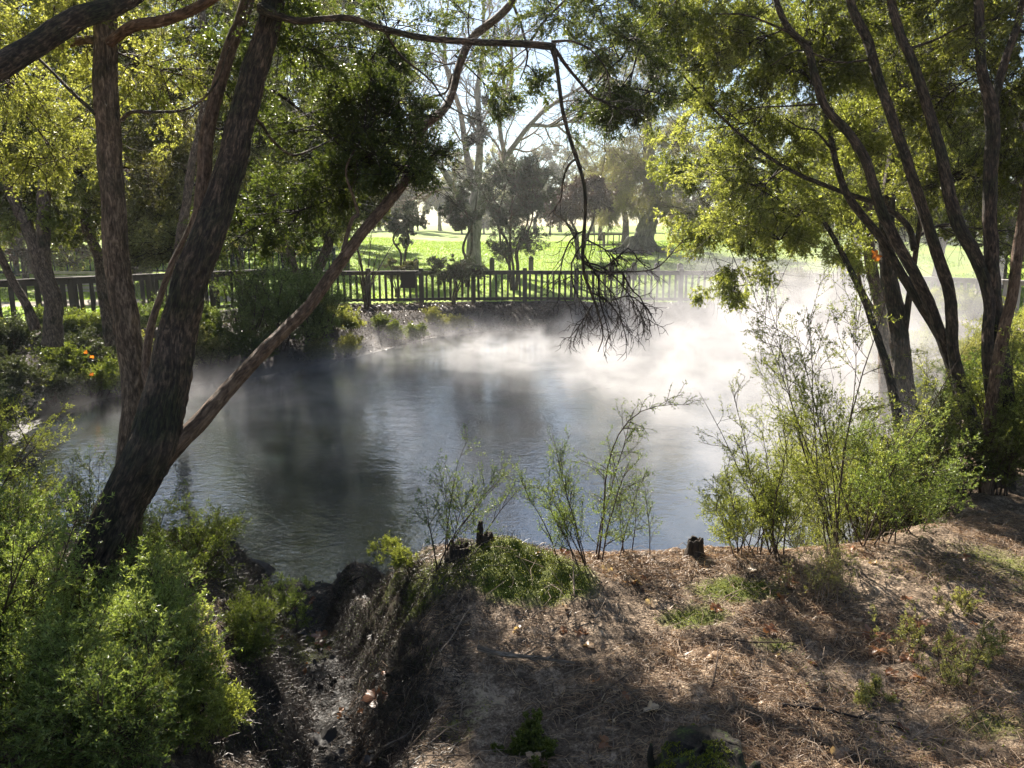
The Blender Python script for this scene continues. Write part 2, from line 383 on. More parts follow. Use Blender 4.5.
bp = N(nt,'ShaderNodeBump'); bp.inputs['Distance'].default_value=.03; bp.inputs['Strength'].default_value=.9
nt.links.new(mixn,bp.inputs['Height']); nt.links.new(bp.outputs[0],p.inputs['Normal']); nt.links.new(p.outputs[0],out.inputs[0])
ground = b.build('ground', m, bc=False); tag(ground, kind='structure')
SD = pond_sd(X,Y)
def fattr(n, arr):
    a = ground.data.attributes.new(n,'FLOAT','POINT'); a.data.foreach_set('value', np.asarray(arr,np.float32).ravel())
farw = sstep(8,13,Y)
def moss_at(x, y):
    g = lambda cx,cy,rx,ry: np.exp(-(((x-cx)/rx)**2+((y-cy)/ry)**2))
    s = 1.5*g(.08,3.93,.36,.32)+.75*g(-.5,4.0,.2,.4)+.5*g(-.75,4.6,.3,.3)+.7*g(-1.6,4.9,.4,.4)+.7*g(.9,3.55,.3,.16)+.75*g(1.25,3.9,.35,.2)+.5*g(-.25,2.8,.3,.4)+.6*g(3.0,4.3,.6,.5)+.5*g(1.9,2.7,.3,.2)+.55*g(-1.5,4.4,.4,.6)+.5*g(1.2,3.3,.2,.1)
    s = s+ .45*g(-3.2,5.2,1.4,1.4)
    return np.clip(s+.5*fbm(x*2.1+50,y*2.1,3),0,1)
dg, _ = gully(X,Y)
fattr('moss', moss_at(X,Y)*sstep(9,7,Y))
fattr('mud', np.clip(.85*sstep(-3.5,-5,X)*sstep(15,12,Y)*sstep(4.5,6.5,Y)+sstep(.42,.15,dg+.12*fbm(X*3,Y*3,2))*sstep(8,7,Y)+sstep(.35,.0,SD)*sstep(10,8,Y)+sstep(.3,.0,SD)*.6,0,1))
fattr('far', farw)
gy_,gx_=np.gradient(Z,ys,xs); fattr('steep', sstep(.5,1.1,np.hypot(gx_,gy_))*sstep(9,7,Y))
fence_line = np.array([(-40,8),(-16,12.2),(-12.2,15.7),(-10.6,17.6),(-8.9,20.8),(-6.6,25.7),(0,27.0),(7.5,26.4),(12.4,23.2),(15.5,19.6),(40,10)])
fy = np.interp(X, fence_line[:,0], fence_line[:,1])
fattr('grass', sstep(-.3,.9,Y-fy-.25+.6*fbm(X*.8,Y*.8,2)))
PATHS = [((-40,24.0),(-14,24.6),1.0),((-14,24.6),(-7,29),1.0),((-7,29),(14,32.5),0)]
pa = sstep(1.0,.8,np.abs((Y-24.3)-.35*(X+12)))*sstep(-7,-8,X)
pb = sstep(.7,.5,np.abs(Y-62-.12*X))*sstep(-5,-7,X)
pc = sstep(1.2,.9,np.hypot((X-14.5)/2.0,(Y-20.5)/2.5))
fattr('path', np.clip(pa+pb+pc*.8,0,1))
# ------------------------------------------------------------------ water
b = Buf(); w = chaikin(POND,2); cx_, cy_ = w.mean(0)
wo = w+unit(w-w.mean(0))*.9
n = len(wo); k = 14
rings = np.stack([np.c_[cx_+(wo[:,0]-cx_)*t, cy_+(wo[:,1]-cy_)*t, np.zeros(n)] for t in np.linspace(.001,1,k)],0)
i = (np.arange(k-1)*n)[:,None]; j = np.arange(n)[None]; j2=(j+1)%n
b.add(rings, np.stack([i+j,i+n+j,i+n+j2,i+j2],-1))
m, nt, out = nm('pond_water')
geo = N(nt,'ShaderNodeNewGeometry')
mp = N(nt,'ShaderNodeMapping'); mp.inputs['Scale'].default_value=(1,1.5,1); nt.links.new(geo.outputs['Position'],mp.inputs[0])
n1 = noise(nt,2.2,3,.5,mp.outputs[0],.5); n2 = noise(nt,9,3,.55,mp.outputs[0],.6)
calm = ramp(nt,[(.35,(.25,)*3),(.65,(1,)*3)],noise(nt,.35,2,.5,geo.outputs['Position']))
h = math_(nt,'ADD',math_(nt,'MULTIPLY',n1,.006),math_(nt,'MULTIPLY',math_(nt,'MULTIPLY',n2,.006),calm))
bp = N(nt,'ShaderNodeBump'); bp.inputs['Distance'].default_value=1.0; bp.inputs['Strength'].default_value=1.0; nt.links.new(h,bp.inputs['Height'])
p = N(nt,'ShaderNodeBsdfPrincipled'); p.inputs['Base Color'].default_value=(.012,.019,.019,1); p.inputs['Roughness'].default_value=.015; p.inputs['IOR'].default_value=3.4
nt.links.new(bp.outputs[0],p.inputs['Normal']); nt.links.new(p.outputs[0],out.inputs[0])
water = b.build('water', m, tint=False, bc=False); tag(water, kind='structure')
# ------------------------------------------------------------------ steam (real volume above the pond)
def volume_box(name, outline, z0, z1, mat):
    b = Buf(); n = len(outline)
    lo = np.c_[outline, np.full(n,z0)]; hi = np.c_[outline, np.full(n,z1)]
    c = outline.mean(0); V = np.vstack([lo,hi])
    me = bpy.data.meshes.new(name)
    faces = [tuple(range(n))[::-1], tuple(range(n,2*n))]+[(i,(i+1)%n,n+(i+1)%n,n+i) for i in range(n)]
    me.from_pydata([tuple(v) for v in V],[],faces); me.materials.append(mat); me.update()
    o = bpy.data.objects.new(name, me); COL.objects.link(o); return o
m, nt, out = nm('steam')
geo = N(nt,'ShaderNodeTexCoord'); P_ = geo.outputs['Object']
sep = N(nt,'ShaderNodeSeparateXYZ'); nt.links.new(P_,sep.inputs[0])
mp = N(nt,'ShaderNodeMapping'); mp.inputs['Scale'].default_value=(.55,.45,.8); mp.inputs['Rotation'].default_value=(.35,.3,0); nt.links.new(P_,mp.inputs[0])
nn = noise(nt,1.0,5,.6,mp.outputs[0],1.1)
def mapr(v,a,b,c,d,smooth=True):
    r = N(nt,'ShaderNodeMapRange'); r.interpolation_type='SMOOTHSTEP' if smooth else 'LINEAR'
    nt.links.new(v,r.inputs['Value'])
    for k_,val in zip(('From Min','From Max','To Min','To Max'),(a,b,c,d)): r.inputs[k_].default_value=val
    return r.outputs[0]
px_, py_, pz_ = sep.outputs
n_b = noise(nt,2.6,4,.6,mp.outputs[0],1.4)
wisp = mapr(math_(nt,'ADD',math_(nt,'MULTIPLY',nn,.68),math_(nt,'MULTIPLY',n_b,.32)),.42,.62,0.04,1)
hx = mapr(math_(nt,'ADD',px_,math_(nt,'MULTIPLY',nn,3.0)),2.8,8.0,.7,3.5)                          # the cloud stands taller on the right
hh = math_(nt,'MAXIMUM',math_(nt,'SUBTRACT',1.0,math_(nt,'DIVIDE',pz_,hx)),0.0)
hh = math_(nt,'POWER',hh,1.6)
fy_ = mapr(py_,7,18,.26,1.0); fx_ = math_(nt,'MULTIPLY',mapr(px_,-6,0,.9,1.0),mapr(px_,4,9,1.0,.8))
right = mapr(math_(nt,'SUBTRACT',px_,math_(nt,'MULTIPLY',py_,.22)),-.6,1.4,0.0,1.0)
dens = math_(nt,'MULTIPLY',math_(nt,'MULTIPLY',wisp,hh),math_(nt,'MULTIPLY',math_(nt,'ADD',fy_,math_(nt,'MULTIPLY',right,.22)),fx_))
dens = math_(nt,'MULTIPLY',dens,.56)
v = N(nt,'ShaderNodeVolumePrincipled'); v.inputs['Color'].default_value=(.76,.745,.76,1); v.inputs['Anisotropy'].default_value=.3
nt.links.new(dens,v.inputs['Density']); nt.links.new(v.outputs[0],out.inputs['Volume'])
hull = np.array([(-9.4,13.2),(-9.2,9.2),(-6,7.1),(-2.4,6.6),(0,5.6),(3,5.7),(4.6,8),(6.4,11.2),(9.2,14.5),(11.4,18),(11.0,24),(6,26.2),(0,26.2),(-3.6,24.2),(-6.6,18)])
steam = volume_box('steam', hull, .03, 3.4, m)
tag(steam,'white steam drifting low over the hot pond','steam',kind='stuff')
# haze
m, nt, out = nm('haze_air')
v = N(nt,'ShaderNodeVolumePrincipled'); v.inputs['Color'].default_value=(.96,.97,1,1); v.inputs['Density'].default_value=.0008; v.inputs['Anisotropy'].default_value=.55
nt.links.new(v.outputs[0],out.inputs['Volume'])
HAZE=(m,)
# ------------------------------------------------------------------ foliage clusters
def cluster_foliage(buf, clusters, anchors, nb=14, tw=8, sp=5, per=9, L=.02, W=.006, twmat=0, lfmat=1, droop=-.03,
                    twl=.42, spl=.16, ang=.9, thick=.012, sag=.12, twr=.0022, flat=0, ldroop=0, bare=.8):
    """clusters: (x,y,z,rx,ry,rz,density). every one is fed by a branch from the nearest anchor point."""
    Cs = np.array([c[:3] for c in clusters], float)
    An = np.asarray(anchors, float)
    order = np.argsort([np.min(np.linalg.norm(An-c,axis=1)) for c in Cs])
    pool = An.copy(); conns = []
    for o in order:
        c = Cs[o]; dd = np.linalg.norm(pool-c,axis=1)+.35*np.maximum(0,pool[:,2]-c[2]); a = pool[np.argmin(dd)]
        cv = bez([a],[c],sag*.6,9,.07); conns.append(cv[0]); pool = np.vstack([pool, cv[0][3:]])
    conns = np.array(conns); cl = [clusters[o] for o in order]
    lens = np.linalg.norm(conns[:,-1]-conns[:,0],axis=1)
    tubes(buf, conns, taper(len(conns),9,np.clip(thick*(.5+lens*.5),.004,thick*3),thick*.35), 6, twmat)
    B = []; RR = []
    for cv, c in zip(conns, cl):
        n = max(2,int(nb*c[6])); r = np.array(c[3:6])
        i = rng.integers(3,9,n); A = cv[i]
        d = unit(rng.normal(size=(n,3)))*rng.uniform(.35,1.0,(n,1))*rng.uniform(.75,1.9,(n,1))
        E = cv[-1]+d*r
        B.append(bez(A,E,sag,7,.10)); RR += [float(r.mean())]*n
    B = np.concatenate(B); RR = np.array(RR)
    tubes(buf, B, taper(len(B),7,thick*.42,twr*.8), 4, twmat)
    T = shoots(B, tw, .25, 1.0, RR*twl, ang*.8, (0,0,droop), .14, 5)
    tubes(buf, T, taper(len(T),5,twr,twr*.35), 3, twmat)
    S = shoots(T, sp, .15, 1.0, spl, ang*.75, (0,0,droop), .12, 3)
    if twr > .0012: tubes(buf, S, taper(len(S),3,twr*.4,twr*.2), 3, twmat)
    leaves(buf, S, per, L, W, ang, .1, lfmat, flat, ldroop)
    if bare:
        K = B[rng.integers(0,len(B),int(len(B)*bare))]
        K1 = shoots(K, 2, .0, .8, RR[:1].mean()*1.1, .8, (0,0,-.02), .2, 7); tubes(buf, K1, taper(len(K1),7,twr*1.9,twr*.5), 3, twmat)
        K2 = shoots(K1, 4, .1, 1, RR[:1].mean()*.5, .7, (0,0,-.02), .2, 5); tubes(buf, K2, taper(len(K2),5,twr*.8,twr*.35), 3, twmat)
    leaves(buf, T, max(2,per//2), L, W, ang, .3, lfmat, flat, ldroop)
def cl(px, py, Y, rx, rz, d=1.0, ry=None):
    p = at(px,py,Y); return (p[0],p[1],p[2],rx,rx if ry is None else ry,rz,d)
def tpts(L): return [at(*q[:3]) for q in L], [q[3] for q in L]
def limb(parent, name, pts, mat, k=16, seg=.03, rough=.07, seed=0, flare=0):
    P, R = tpts(pts); b = Buf(); cv,_ = trunk(b,P,R,k,seg,rough,seed=seed,flare=flare); b.build(name, mat, parent, tint=False); return cv
# ------------------------------------------------------------------ near left trees
# straight trunk, left
pts = [(112,-420,5.9,0.0484),(106,-200,5.6,0.0616),(106,0,5.2,0.0686),(108,100,5.1,0.0730),(113,200,5.05,0.0757),(118,270,5.0,0.0810),(126,330,4.95,0.0836),(134,390,4.9,0.0880),(132,450,4.85,0.0924),(126,520,4.8,0.1100),(120,590,4.75,0.1408)]
P, R = tpts(pts); base = ground_at(122,556)
t1 = empty('kanuka_tree', base, 'upright stringy-barked kanuka tree with the straight trunk at far left foreground','tree')
b = Buf(); tr,_ = trunk(b,P[::-1],R[::-1],40,.022,.10,flare=.25,seed=1); b.build('trunk', M['bark_kanuka'], t1, tint=False)
l1 = limb(t1,'limb',[(110,30,5.15,.05),(60,22,4.6,.048),(30,50,4.2,.050),(-5,70,3.9,.052),(-60,95,3.6,.045)][::-1] and
          [(190,-45,4.9,.050),(120,3,4.55,.056),(75,20,4.3,.060),(30,48,4.1,.060),(-5,68,3.9,.060),(-70,95,3.6,.05),(-170,110,3.3,.042),(-300,90,3.1,.034),(-420,30,3.0,.02)], M['bark_dark'], 20, seed=3)
l2 = limb(t1,'limb',[(100,52,5.15,.03),(128,28,5.0,.036),(165,20,4.9,.034),(205,3,4.8,.030),(250,-30,4.6,.026)], M['bark_red'], 14, seed=4)
l3 = limb(t1,'limb',[(110,40,5.2,.032),(85,40,5.3,.030),(50,46,5.4,.026),(25,35,5.5,.02),(-20,20,5.6,.016)], M['bark_red'], 12, seed=5)
l4 = limb(t1,'limb',[(97,115,5.05,.015),(70,90,5.2,.012),(40,60,5.4,.010),(15,42,5.5,.009),(-20,25,5.6,.008)], M['bark_dark'], 8, seed=6)
l5 = limb(t1,'limb',[(122,120,5.05,.014),(132,112,4.95,.012),(160,112,4.9,.010),(190,108,4.85,.008),(215,85,4.8,.006),(228,50,4.8,.005)], M['bark_dark'], 8, seed=7)
b = Buf()
anch = np.vstack([tr[::6], l1[::6], l2[::6], l3[::6], l4[::5], l5[::5]])
cls = [cl(30,-40,4.9,.7,.5),cl(-60,60,5.2,.8,.6),cl(60,-120,5.4,.9,.6),cl(150,-80,5.4,.8,.5),cl(20,110,6.0,.55,.5,.8),cl(60,160,6.1,.45,.5,.7),cl(160,70,5.9,.5,.4,.8),
       cl(-100,-150,5.2,1.0,.8),cl(0,-300,5.6,1.1,.9),cl(150,-330,6.2,1.1,.9),cl(-50,-500,5.2,1.2,1.),cl(-150,200,5.2,.8,.8,.6),(-3.2,6.2,7.2,1.2,1.2,.9,1.2),(-4.4,5.6,6.4,1.2,1.2,.9,1.2),(-2.4,7.2,7.6,1.2,1.2,.8,1.),(-5.2,7.4,6.4,1.2,1.2,1.,1)]  # clusters given in metres: unseen canopy added to shade the left foreground
cluster_foliage(b, cls, anch, nb=16, tw=9, sp=5, per=14, L=0.0256, W=0.0104, droop=-.04)
b.build('crown', [M['twig'], M['leaf_kanuka']], t1)
# leaning dark trunk with its limbs
pts = [(300,-330,6.0,.06),(290,-160,5.6,.078),(272,-10,5.2,.088),(262,33,5.1,.092),(243,80,5.0,.098),(225,120,4.9,.103),(212,160,4.8,.107),(218,190,4.7,.108)]
pts = [(330,-420,6.2,0.0450),(300,-200,5.7,0.0630),(276,-10,5.2,0.0702),(264,40,5.1,0.0756),(249,90,5.0,0.0801),(236,145,4.85,0.0846),(221,200,4.7,0.0918),(204,250,4.55,0.0972),(190,290,4.45,0.0990),(179,330,4.4,0.1044),(171,370,4.3,0.1116),(163,410,4.2,0.1206),(150,455,4.1,0.1350),(124,505,4.0,0.1260),(97,560,3.85,0.1170),(77,610,3.7,0.1215),(62,665,3.55,0.1350),(48,730,3.45,0.1800)]
P, R = tpts(pts); base = ground_at(62,676)
t2 = empty('kanuka_tree', base, 'large leaning dark-trunked kanuka tree reaching its long limbs over the pond from the left','tree')
b = Buf(); tr,_ = trunk(b,P[::-1],R[::-1],48,.02,.12,flare=.2,seed=2,twist=.9); b.build('trunk', M['bark_dark'], t2, tint=False)
a1 = limb(t2,'limb',[(140,490,4.06,.045),(165,455,4.15,.056),(200,420,4.3,.052),(228,390,4.5,.048),(260,355,4.75,.046),(290,325,5.0,.045),(312,303,5.15,.044),(340,262,5.4,.043),(362,232,5.6,.042),(385,205,5.85,.043),(405,180,6.1,.036),(423,130,6.5,.038),(448,105,6.8,.036),(461,62,7.1,.036),(474,37,7.3,.038),(512,2,7.6,.036),(540,-60,8.0,.03)], M['bark_red'], 22, seed=8, rough=.09)
a2 = limb(t2,'limb',[(262,8,5.05,.04),(282,17,4.9,.024),(300,21,4.85,.021),(325,19,4.85,.020),(350,18,4.85,.020),(380,28,4.85,.020),(425,38,4.9,.021),(475,42,4.95,.021),(525,44,5.0,.022),(556,47,5.0,.024)], M['bark_dark'], 14, seed=9)
a3 = limb(t2,'limb',[(552,45,5.0,.026),(556,62,5.0,.016),(560,90,5.0,.014),(563,112,5.0,.0135),(570,138,5.0,.013),(577,160,5.0,.0145),(584,185,5.0,.0125),(585,215,5.0,.012),(583,245,5.0,.014),(584,272,5.0,.012),(591,292,5.0,.010),(598,312,5.0,.008),(603,335,5.0,.005),(598,352,5.0,.003)], M['bark_dark'], 10, seed=10, seg=.02)
a4 = limb(t2,'limb',[(556,50,5.0,.014),(566,65,5.05,.012),(580,82,5.1,.010),(592,96,5.15,.010),(606,102,5.2,.012),(618,108,5.2,.006),(640,110,5.3,.004)], M['bark_dark'], 8, seed=11, seg=.02)
a5 = limb(t2,'limb',[(552,42,5.0,.012),(570,41,5.05,.008),(588,48,5.1,.007),(600,60,5.1,.006),(607,72,5.15,.005),(611,98,5.2,.004)], M['bark_dark'], 7, seed=12, seg=.02)
a6 = limb(t2,'limb',[(577,158,5.0,.009),(568,166,5.0,.008),(563,182,5.0,.007),(561,198,5.0,.0065),(554,212,4.98,.005),(566,222,4.97,.004),(575,240,4.96,.003)], M['bark_dark'], 7, seed=13, seg=.02)
a7 = limb(t2,'limb',[(583,262,5.0,.009),(600,272,5.0,.008),(622,272,5.0,.006),(650,270,5.02,.005),(664,262,5.03,.004),(682,242,5.05,.003),(700,236,5.05,.002)], M['bark_dark'], 7, seed=14, seg=.02)
a8 = limb(t2,'limb',[(196,250,4.6,.05),(202,200,4.8,.046),(207,140,5.0,.048),(216,98,5.15,.048),(233,44,5.4,.048),(247,0,5.6,.048),(262,-90,5.9,.04),(262,-200,6.2,.03)], M['bark_red'], 16, seed=15)
a9 = limb(t2,'limb',[(160,420,4.35,.05),(147,370,4.6,.030),(151,330,4.8,.026),(160,300,4.95,.022),(172,265,5.1,.02),(190,225,5.3,.014),(205,180,5.5,.010)], M['bark_red'], 12, seed=16)
a10 = limb(t2,'limb',[(248,112,5.0,.012),(262,125,5.2,.011),(272,140,5.4,.010),(292,155,5.6,.009),(315,148,5.8,.007),(340,135,6.0,.005)], M['bark_dark'], 7, seed=17)
a11 = limb(t2,'limb',[(423,130,6.5,.02),(422,110,6.6,.015),(430,98,6.7,.013),(446,92,6.8,.01),(452,74,6.9,.008)], M['bark_dark'], 7, seed=18)
a12 = limb(t2,'limb',[(340,262,5.4,.018),(352,220,5.6,.016),(358,215,5.7,.014),(354,198,5.8,.012),(346,170,5.9,.009),(360,140,6.1,.006)], M['bark_red'], 7, seed=19)
a13 = limb(t2,'limb',[(380,22,4.88,.01),(400,55,5.3,.009),(430,80,5.7,.007),(452,108,6.0,.006),(490,125,6.4,.004)], M['bark_dark'], 6, seed=31)
a14 = limb(t2,'limb',[(512,2,7.6,.016),(520,22,7.4,.014),(528,42,7.2,.012),(545,20,7.0,.010),(575,-10,6.8,.01)], M['bark_dark'], 6, seed=32)
# bare hanging twigs
b = Buf()
hang = a3[int(len(a3)*.72):][None]
s0 = [ (583,250,5.0), (584,268,5.0), (588,285,5.0)]
H = []
def curve(L, n=9): return resample(np.array([at(*q) for q in L]), n)
for L in ([(582,245,5),(572,262,4.98),(573,285,4.97),(580,300,4.96),(592,318,4.95)],[(585,262,5),(604,268,5.03),(622,285,5.05),(636,305,5.06),(648,330,5.07)],
          [(590,292,5),(606,300,5.02),(620,318,5.04),(628,345,5.05)],[(584,255,5),(600,280,4.95),(615,296,4.93),(622,322,4.92)],[(622,272,5),(632,290,5.0),(642,300,5.0),(651,326,5.0)],
          [(604,268,5),(617,258,5.0),(629,248,5.0),(640,262,5.0),(650,268,5.0)],[(587,240,5.02),(606,250,5.0),(618,262,5.0)],[(592,305,5),(582,322,5),(568,340,5)],[(586,230,5.0),(572,238,5.0),(562,262,5.0),(558,300,5)],
          [(598,275,4.98),(600,300,4.98),(606,322,4.98),(610,340,4.98)],[(612,300,4.98),(630,296,4.98),(645,306,4.98)]):
    H.append(curve(L))
H = np.array(H); tubes(b, H, taper(len(H),9,.0065,.0028),5)
S = shoots(H, 12, .05, .95, .24, .75, (0,0,-.13), .24, 8); tubes(b,S,taper(len(S),8,.0036,.0014),3)
S2 = shoots(S, 4, .2, 1, .12, .8, (0,0,-.05), .28, 6); tubes(b,S2,taper(len(S2),6,.0021,.0010),3)
for src,(nn_,ln) in ((a3[8:],(16,.3)),(a4,(14,.3)),(a5,(8,.2)),(a6,(8,.25)),(a7,(9,.18)),(a2[len(a2)//2:],(16,.45))):
    S = shoots(resample(src,12)[None], nn_, .1, 1, ln, .8, (0,0,-.06), .22, 6); tubes(b,S,taper(len(S),6,.003,.0009),3)
    S2 = shoots(S, 3, .2, 1, .12, .7, (0,0,-.05), .2, 4); tubes(b,S2,taper(len(S2),4,.0013,.0006),3)
b.build('bare_twigs', M['twig_dark'], t2)
b = Buf()
anch = np.vstack([tr[len(tr)//3::6], a1[len(a1)//3::5], a2[::6], a8[::6], a10[::4], a12[::4], a14[::4], a4[-4:], a5[-5:]])
cls = [cl(375,120,6.2,.40,.26,.8),cl(405,165,6.0,.28,.16,.8),cl(345,150,6.3,.38,.22,.6),cl(395,100,6.5,.30,.20,.5),cl(350,95,6.5,.36,.22,.7),cl(365,170,6.2,.3,.14,.6),cl(300,110,6.4,.55,.35,.7),cl(290,190,6.6,.5,.3,.6),
       cl(320,50,5.8,.5,.3,.5),cl(330,200,6.5,.4,.2,.8),cl(370,60,6.5,.4,.25,.5),cl(400,20,6.4,.5,.2,.3),cl(470,5,7.0,.7,.2,.2),cl(540,-8,7.0,.7,.2,.4),cl(600,10,6.6,.6,.25,.35),cl(640,45,6.4,.5,.3,.3),cl(665,95,6.5,.45,.3,.4),
       cl(625,115,6.3,.25,.12,.7),cl(450,60,7.6,.6,.3,.15),cl(500,30,7.4,.6,.2,.2),cl(560,20,7.2,.6,.2,.3),cl(620,60,7.0,.5,.3,.45),cl(590,95,7.0,.4,.25,.25),cl(430,70,7.2,.5,.3,.15),cl(660,20,7.0,.5,.3,.5),cl(500,100,7.6,.35,.2,.25),cl(520,80,5.6,.3,.2,.2),cl(200,60,6.2,.5,.4,.6),cl(290,-30,5.2,.7,.4),cl(250,230,6.0,.4,.25,.5),
       cl(260,-200,6.0,.9,.6,.7),cl(660,-60,7.0,.8,.4,.9),(-1.6,6.2,7.0,1.1,1.1,.8,1.),(-2.6,3.4,6.0,1,1,.7,1)]  # last two clusters are out of view, added overhead to cast shade below
cluster_foliage(b, cls, anch, nb=19, tw=10, sp=5, per=15, L=0.0256, W=0.0099, droop=-.05)
b.build('crown', [M['twig_dark'], M['leaf_deep']], t2)
# ------------------------------------------------------------------ near right clump
def near_tree(label, trunks, limbs, cls, base, leafm, bark='bark_dark', anchn=5, k=22, **kw):
    g = at(*base) if len(base)==3 else ground_at(*base)
    t = empty('kanuka_tree', g, label, 'tree'); an = []
    for i,(pts,sd) in enumerate(trunks):
        P,R = tpts(pts); b = Buf(); cv,_ = trunk(b,P,R,k,.03,.10,flare=.15,seed=sd,twist=.8); b.build('trunk', M[bark], t, tint=False); an.append(cv[len(cv)//4::anchn])
    for pts,sd in limbs: an.append(limb(t,'limb',pts,M[bark],10,.04,seed=sd)[::anchn])
    b = Buf(); cluster_foliage(b, cls, np.vstack(an), **kw); b.build('crown', [M['twig_dark'], leafm], t); return t
near_tree('slim kanuka tree on the right bank whose forked stems lean left over the steaming water',
  [([(1000,545,6.3,0.0880),(985,470,6.4,0.0680),(972,425,6.5,0.0600),(955,370,6.55,0.0560),(934,315,6.6,0.0528),(912,268,6.65,0.0496),(884,215,6.7,0.0464),(868,165,6.75,0.0432),(850,135,6.8,0.0400),(826,108,6.85,0.0368),(815,75,6.9,0.0368),(808,48,6.95,0.0320),(786,24,7.0,0.0288),(770,-20,7.1,0.0240),(740,-120,7.4,0.0160)],21),
   ([(962,395,6.5,0.0480),(952,351,6.5,0.0496),(949,297,6.5,0.0496),(935,248,6.55,0.0480),(908,165,6.6,0.0448),(881,87,6.7,0.0416),(868,44,6.8,0.0400),(848,-5,6.9,0.0360),(830,-120,7.1,0.0280)],22),
   ([(960,400,6.6,0.0400),(942,344,6.65,0.0416),(912,291,6.8,0.0400),(882,240,6.9,0.0368),(850,200,7.0,0.0336),(838,170,7.1,0.0304),(828,126,7.2,0.0224),(818,90,7.3,0.0128)],23)],
  [([(915,250,6.9,0.0320),(908,225,7.0,0.0288),(880,205,7.1,0.0272),(845,193,7.2,0.0240),(800,175,7.4,0.0208),(770,158,7.5,0.0176),(735,130,7.7,0.0144),(705,100,7.9,0.0112),(680,72,8.1,0.0080)],24),
   ([(811,44,6.95,0.0144),(775,26,6.8,0.0096),(745,15,6.7,0.0080),(715,14,6.6,0.0056)],25),([(822,104,6.85,0.0112),(790,106,6.9,0.0080),(755,108,7.0,0.0056),(728,116,7.1,0.0040)],26),
   ([(832,150,7.1,0.0112),(815,131,7.1,0.0096),(800,128,7.2,0.0080),(785,118,7.3,0.0048)],27),([(868,60,6.8,0.0112),(835,62,6.8,0.0080),(800,50,6.8,0.0064),(770,66,6.9,0.0048)],28)],
  [cl(790,60,7.6,0.52,0.46,.9),cl(740,40,7.4,0.52,0.40,1),cl(700,20,7.2,0.52,0.34,1),cl(760,120,7.9,0.57,0.46,.55),cl(720,90,8.2,0.57,0.46,.5),cl(800,150,8.0,0.52,0.34,.55),cl(840,60,7.6,0.46,0.46,.9),cl(830,20,7.4,0.57,0.46,1),
   cl(760,190,8.0,0.57,0.34,.5),cl(800,215,7.9,0.57,0.34,.5),cl(735,165,8.3,0.57,0.40,.4),cl(780,240,8.0,0.40,0.16,.4),cl(860,130,7.9,0.40,0.34,.8),cl(690,60,8.4,0.40,0.29,.7),
   cl(720,-60,7.4,0.92,0.57),cl(820,-90,7.4,1.03,0.57),cl(900,-60,7.2,0.80,0.57),cl(780,-250,8,1.38,0.92,.8),cl(740,225,8.4,0.46,0.29,.35)],
  (1000,492), M['leaf_fresh'], nb=19, tw=10, sp=5, per=14, L=0.0317, W=0.0128, droop=-.07)
near_tree('kanuka tree at the right edge with two tall reddish stems forking above head height',
  [([(1012,560,6.0,0.1120),(1006,500,6.05,0.0800),(1008,415,6.1,0.0640),(1002,341,6.15,0.0608),(992,281,6.2,0.0592),(989,200,6.25,0.0560),(992,150,6.3,0.0576),(990,105,6.35,0.0544),(982,67,6.4,0.0400),(979,0,6.5,0.0360),(975,-150,6.8,0.0280)],33),
   ([(996,440,6.05,0.0480),(987,351,6.1,0.0448),(990,300,6.15,0.0464),(979,262,6.2,0.0560),(955,215,6.3,0.0528),(939,148,6.45,0.0448),(915,67,6.6,0.0416),(898,30,6.7,0.0368),(880,-40,6.9,0.0320)],34)],
  [([(992,105,6.35,0.0360),(1005,60,6.4,0.0320),(1019,17,6.5,0.0288),(1030,-60,6.6,0.0240)],35),([(905,50,6.65,0.0160),(935,40,6.6,0.0096),(965,25,6.6,0.0072),(1000,18,6.6,0.0048)],36)],
  [cl(960,60,7.4,0.57,0.46,.9),cl(1010,100,7.2,0.57,0.52,.9),cl(930,110,7.8,0.52,0.46,.8),cl(1000,180,7.6,0.52,0.46,.8),cl(940,0,7.0,0.57,0.34,1),cl(1010,20,7,0.57,0.34,1),cl(900,90,8.2,0.52,0.46,.8),cl(960,170,8.4,0.57,0.46,.7),cl(920,190,8.4,0.40,0.34,.6),
   cl(1000,-120,7,1.03,0.69),cl(1100,60,6.6,0.92,0.80),cl(1120,-100,6.6,1.15,0.80),cl(950,-260,7.4,1.38,0.92,.8),(5.0,5.5,6.2,1.,1.,.7,.8)],
  (1006,505), M['leaf_kanuka'], nb=18, tw=10, sp=5, per=14, L=0.0293, W=0.0120, droop=-.05)
near_tree('slender reddish trunk cut by the right edge of the picture',
  [([(985,520,5.9,0.0560),(990,420,5.9,0.0464),(1000,350,5.9,0.0448),(1012,290,5.9,0.0432),(1024,215,5.95,0.0400),(1045,100,6,0.0360),(1075,-60,6.2,0.0280)],37)],[],
  [cl(1080,-20,6.4,0.80,0.57,.8),cl(1110,140,6.4,0.57,0.57,.6),cl(1050,-200,6.8,1.03,0.69,.8)], (985,505), M['leaf_kanuka'], bark='bark_red', nb=10, tw=7, sp=5, per=12, L=0.0293, W=0.0120)
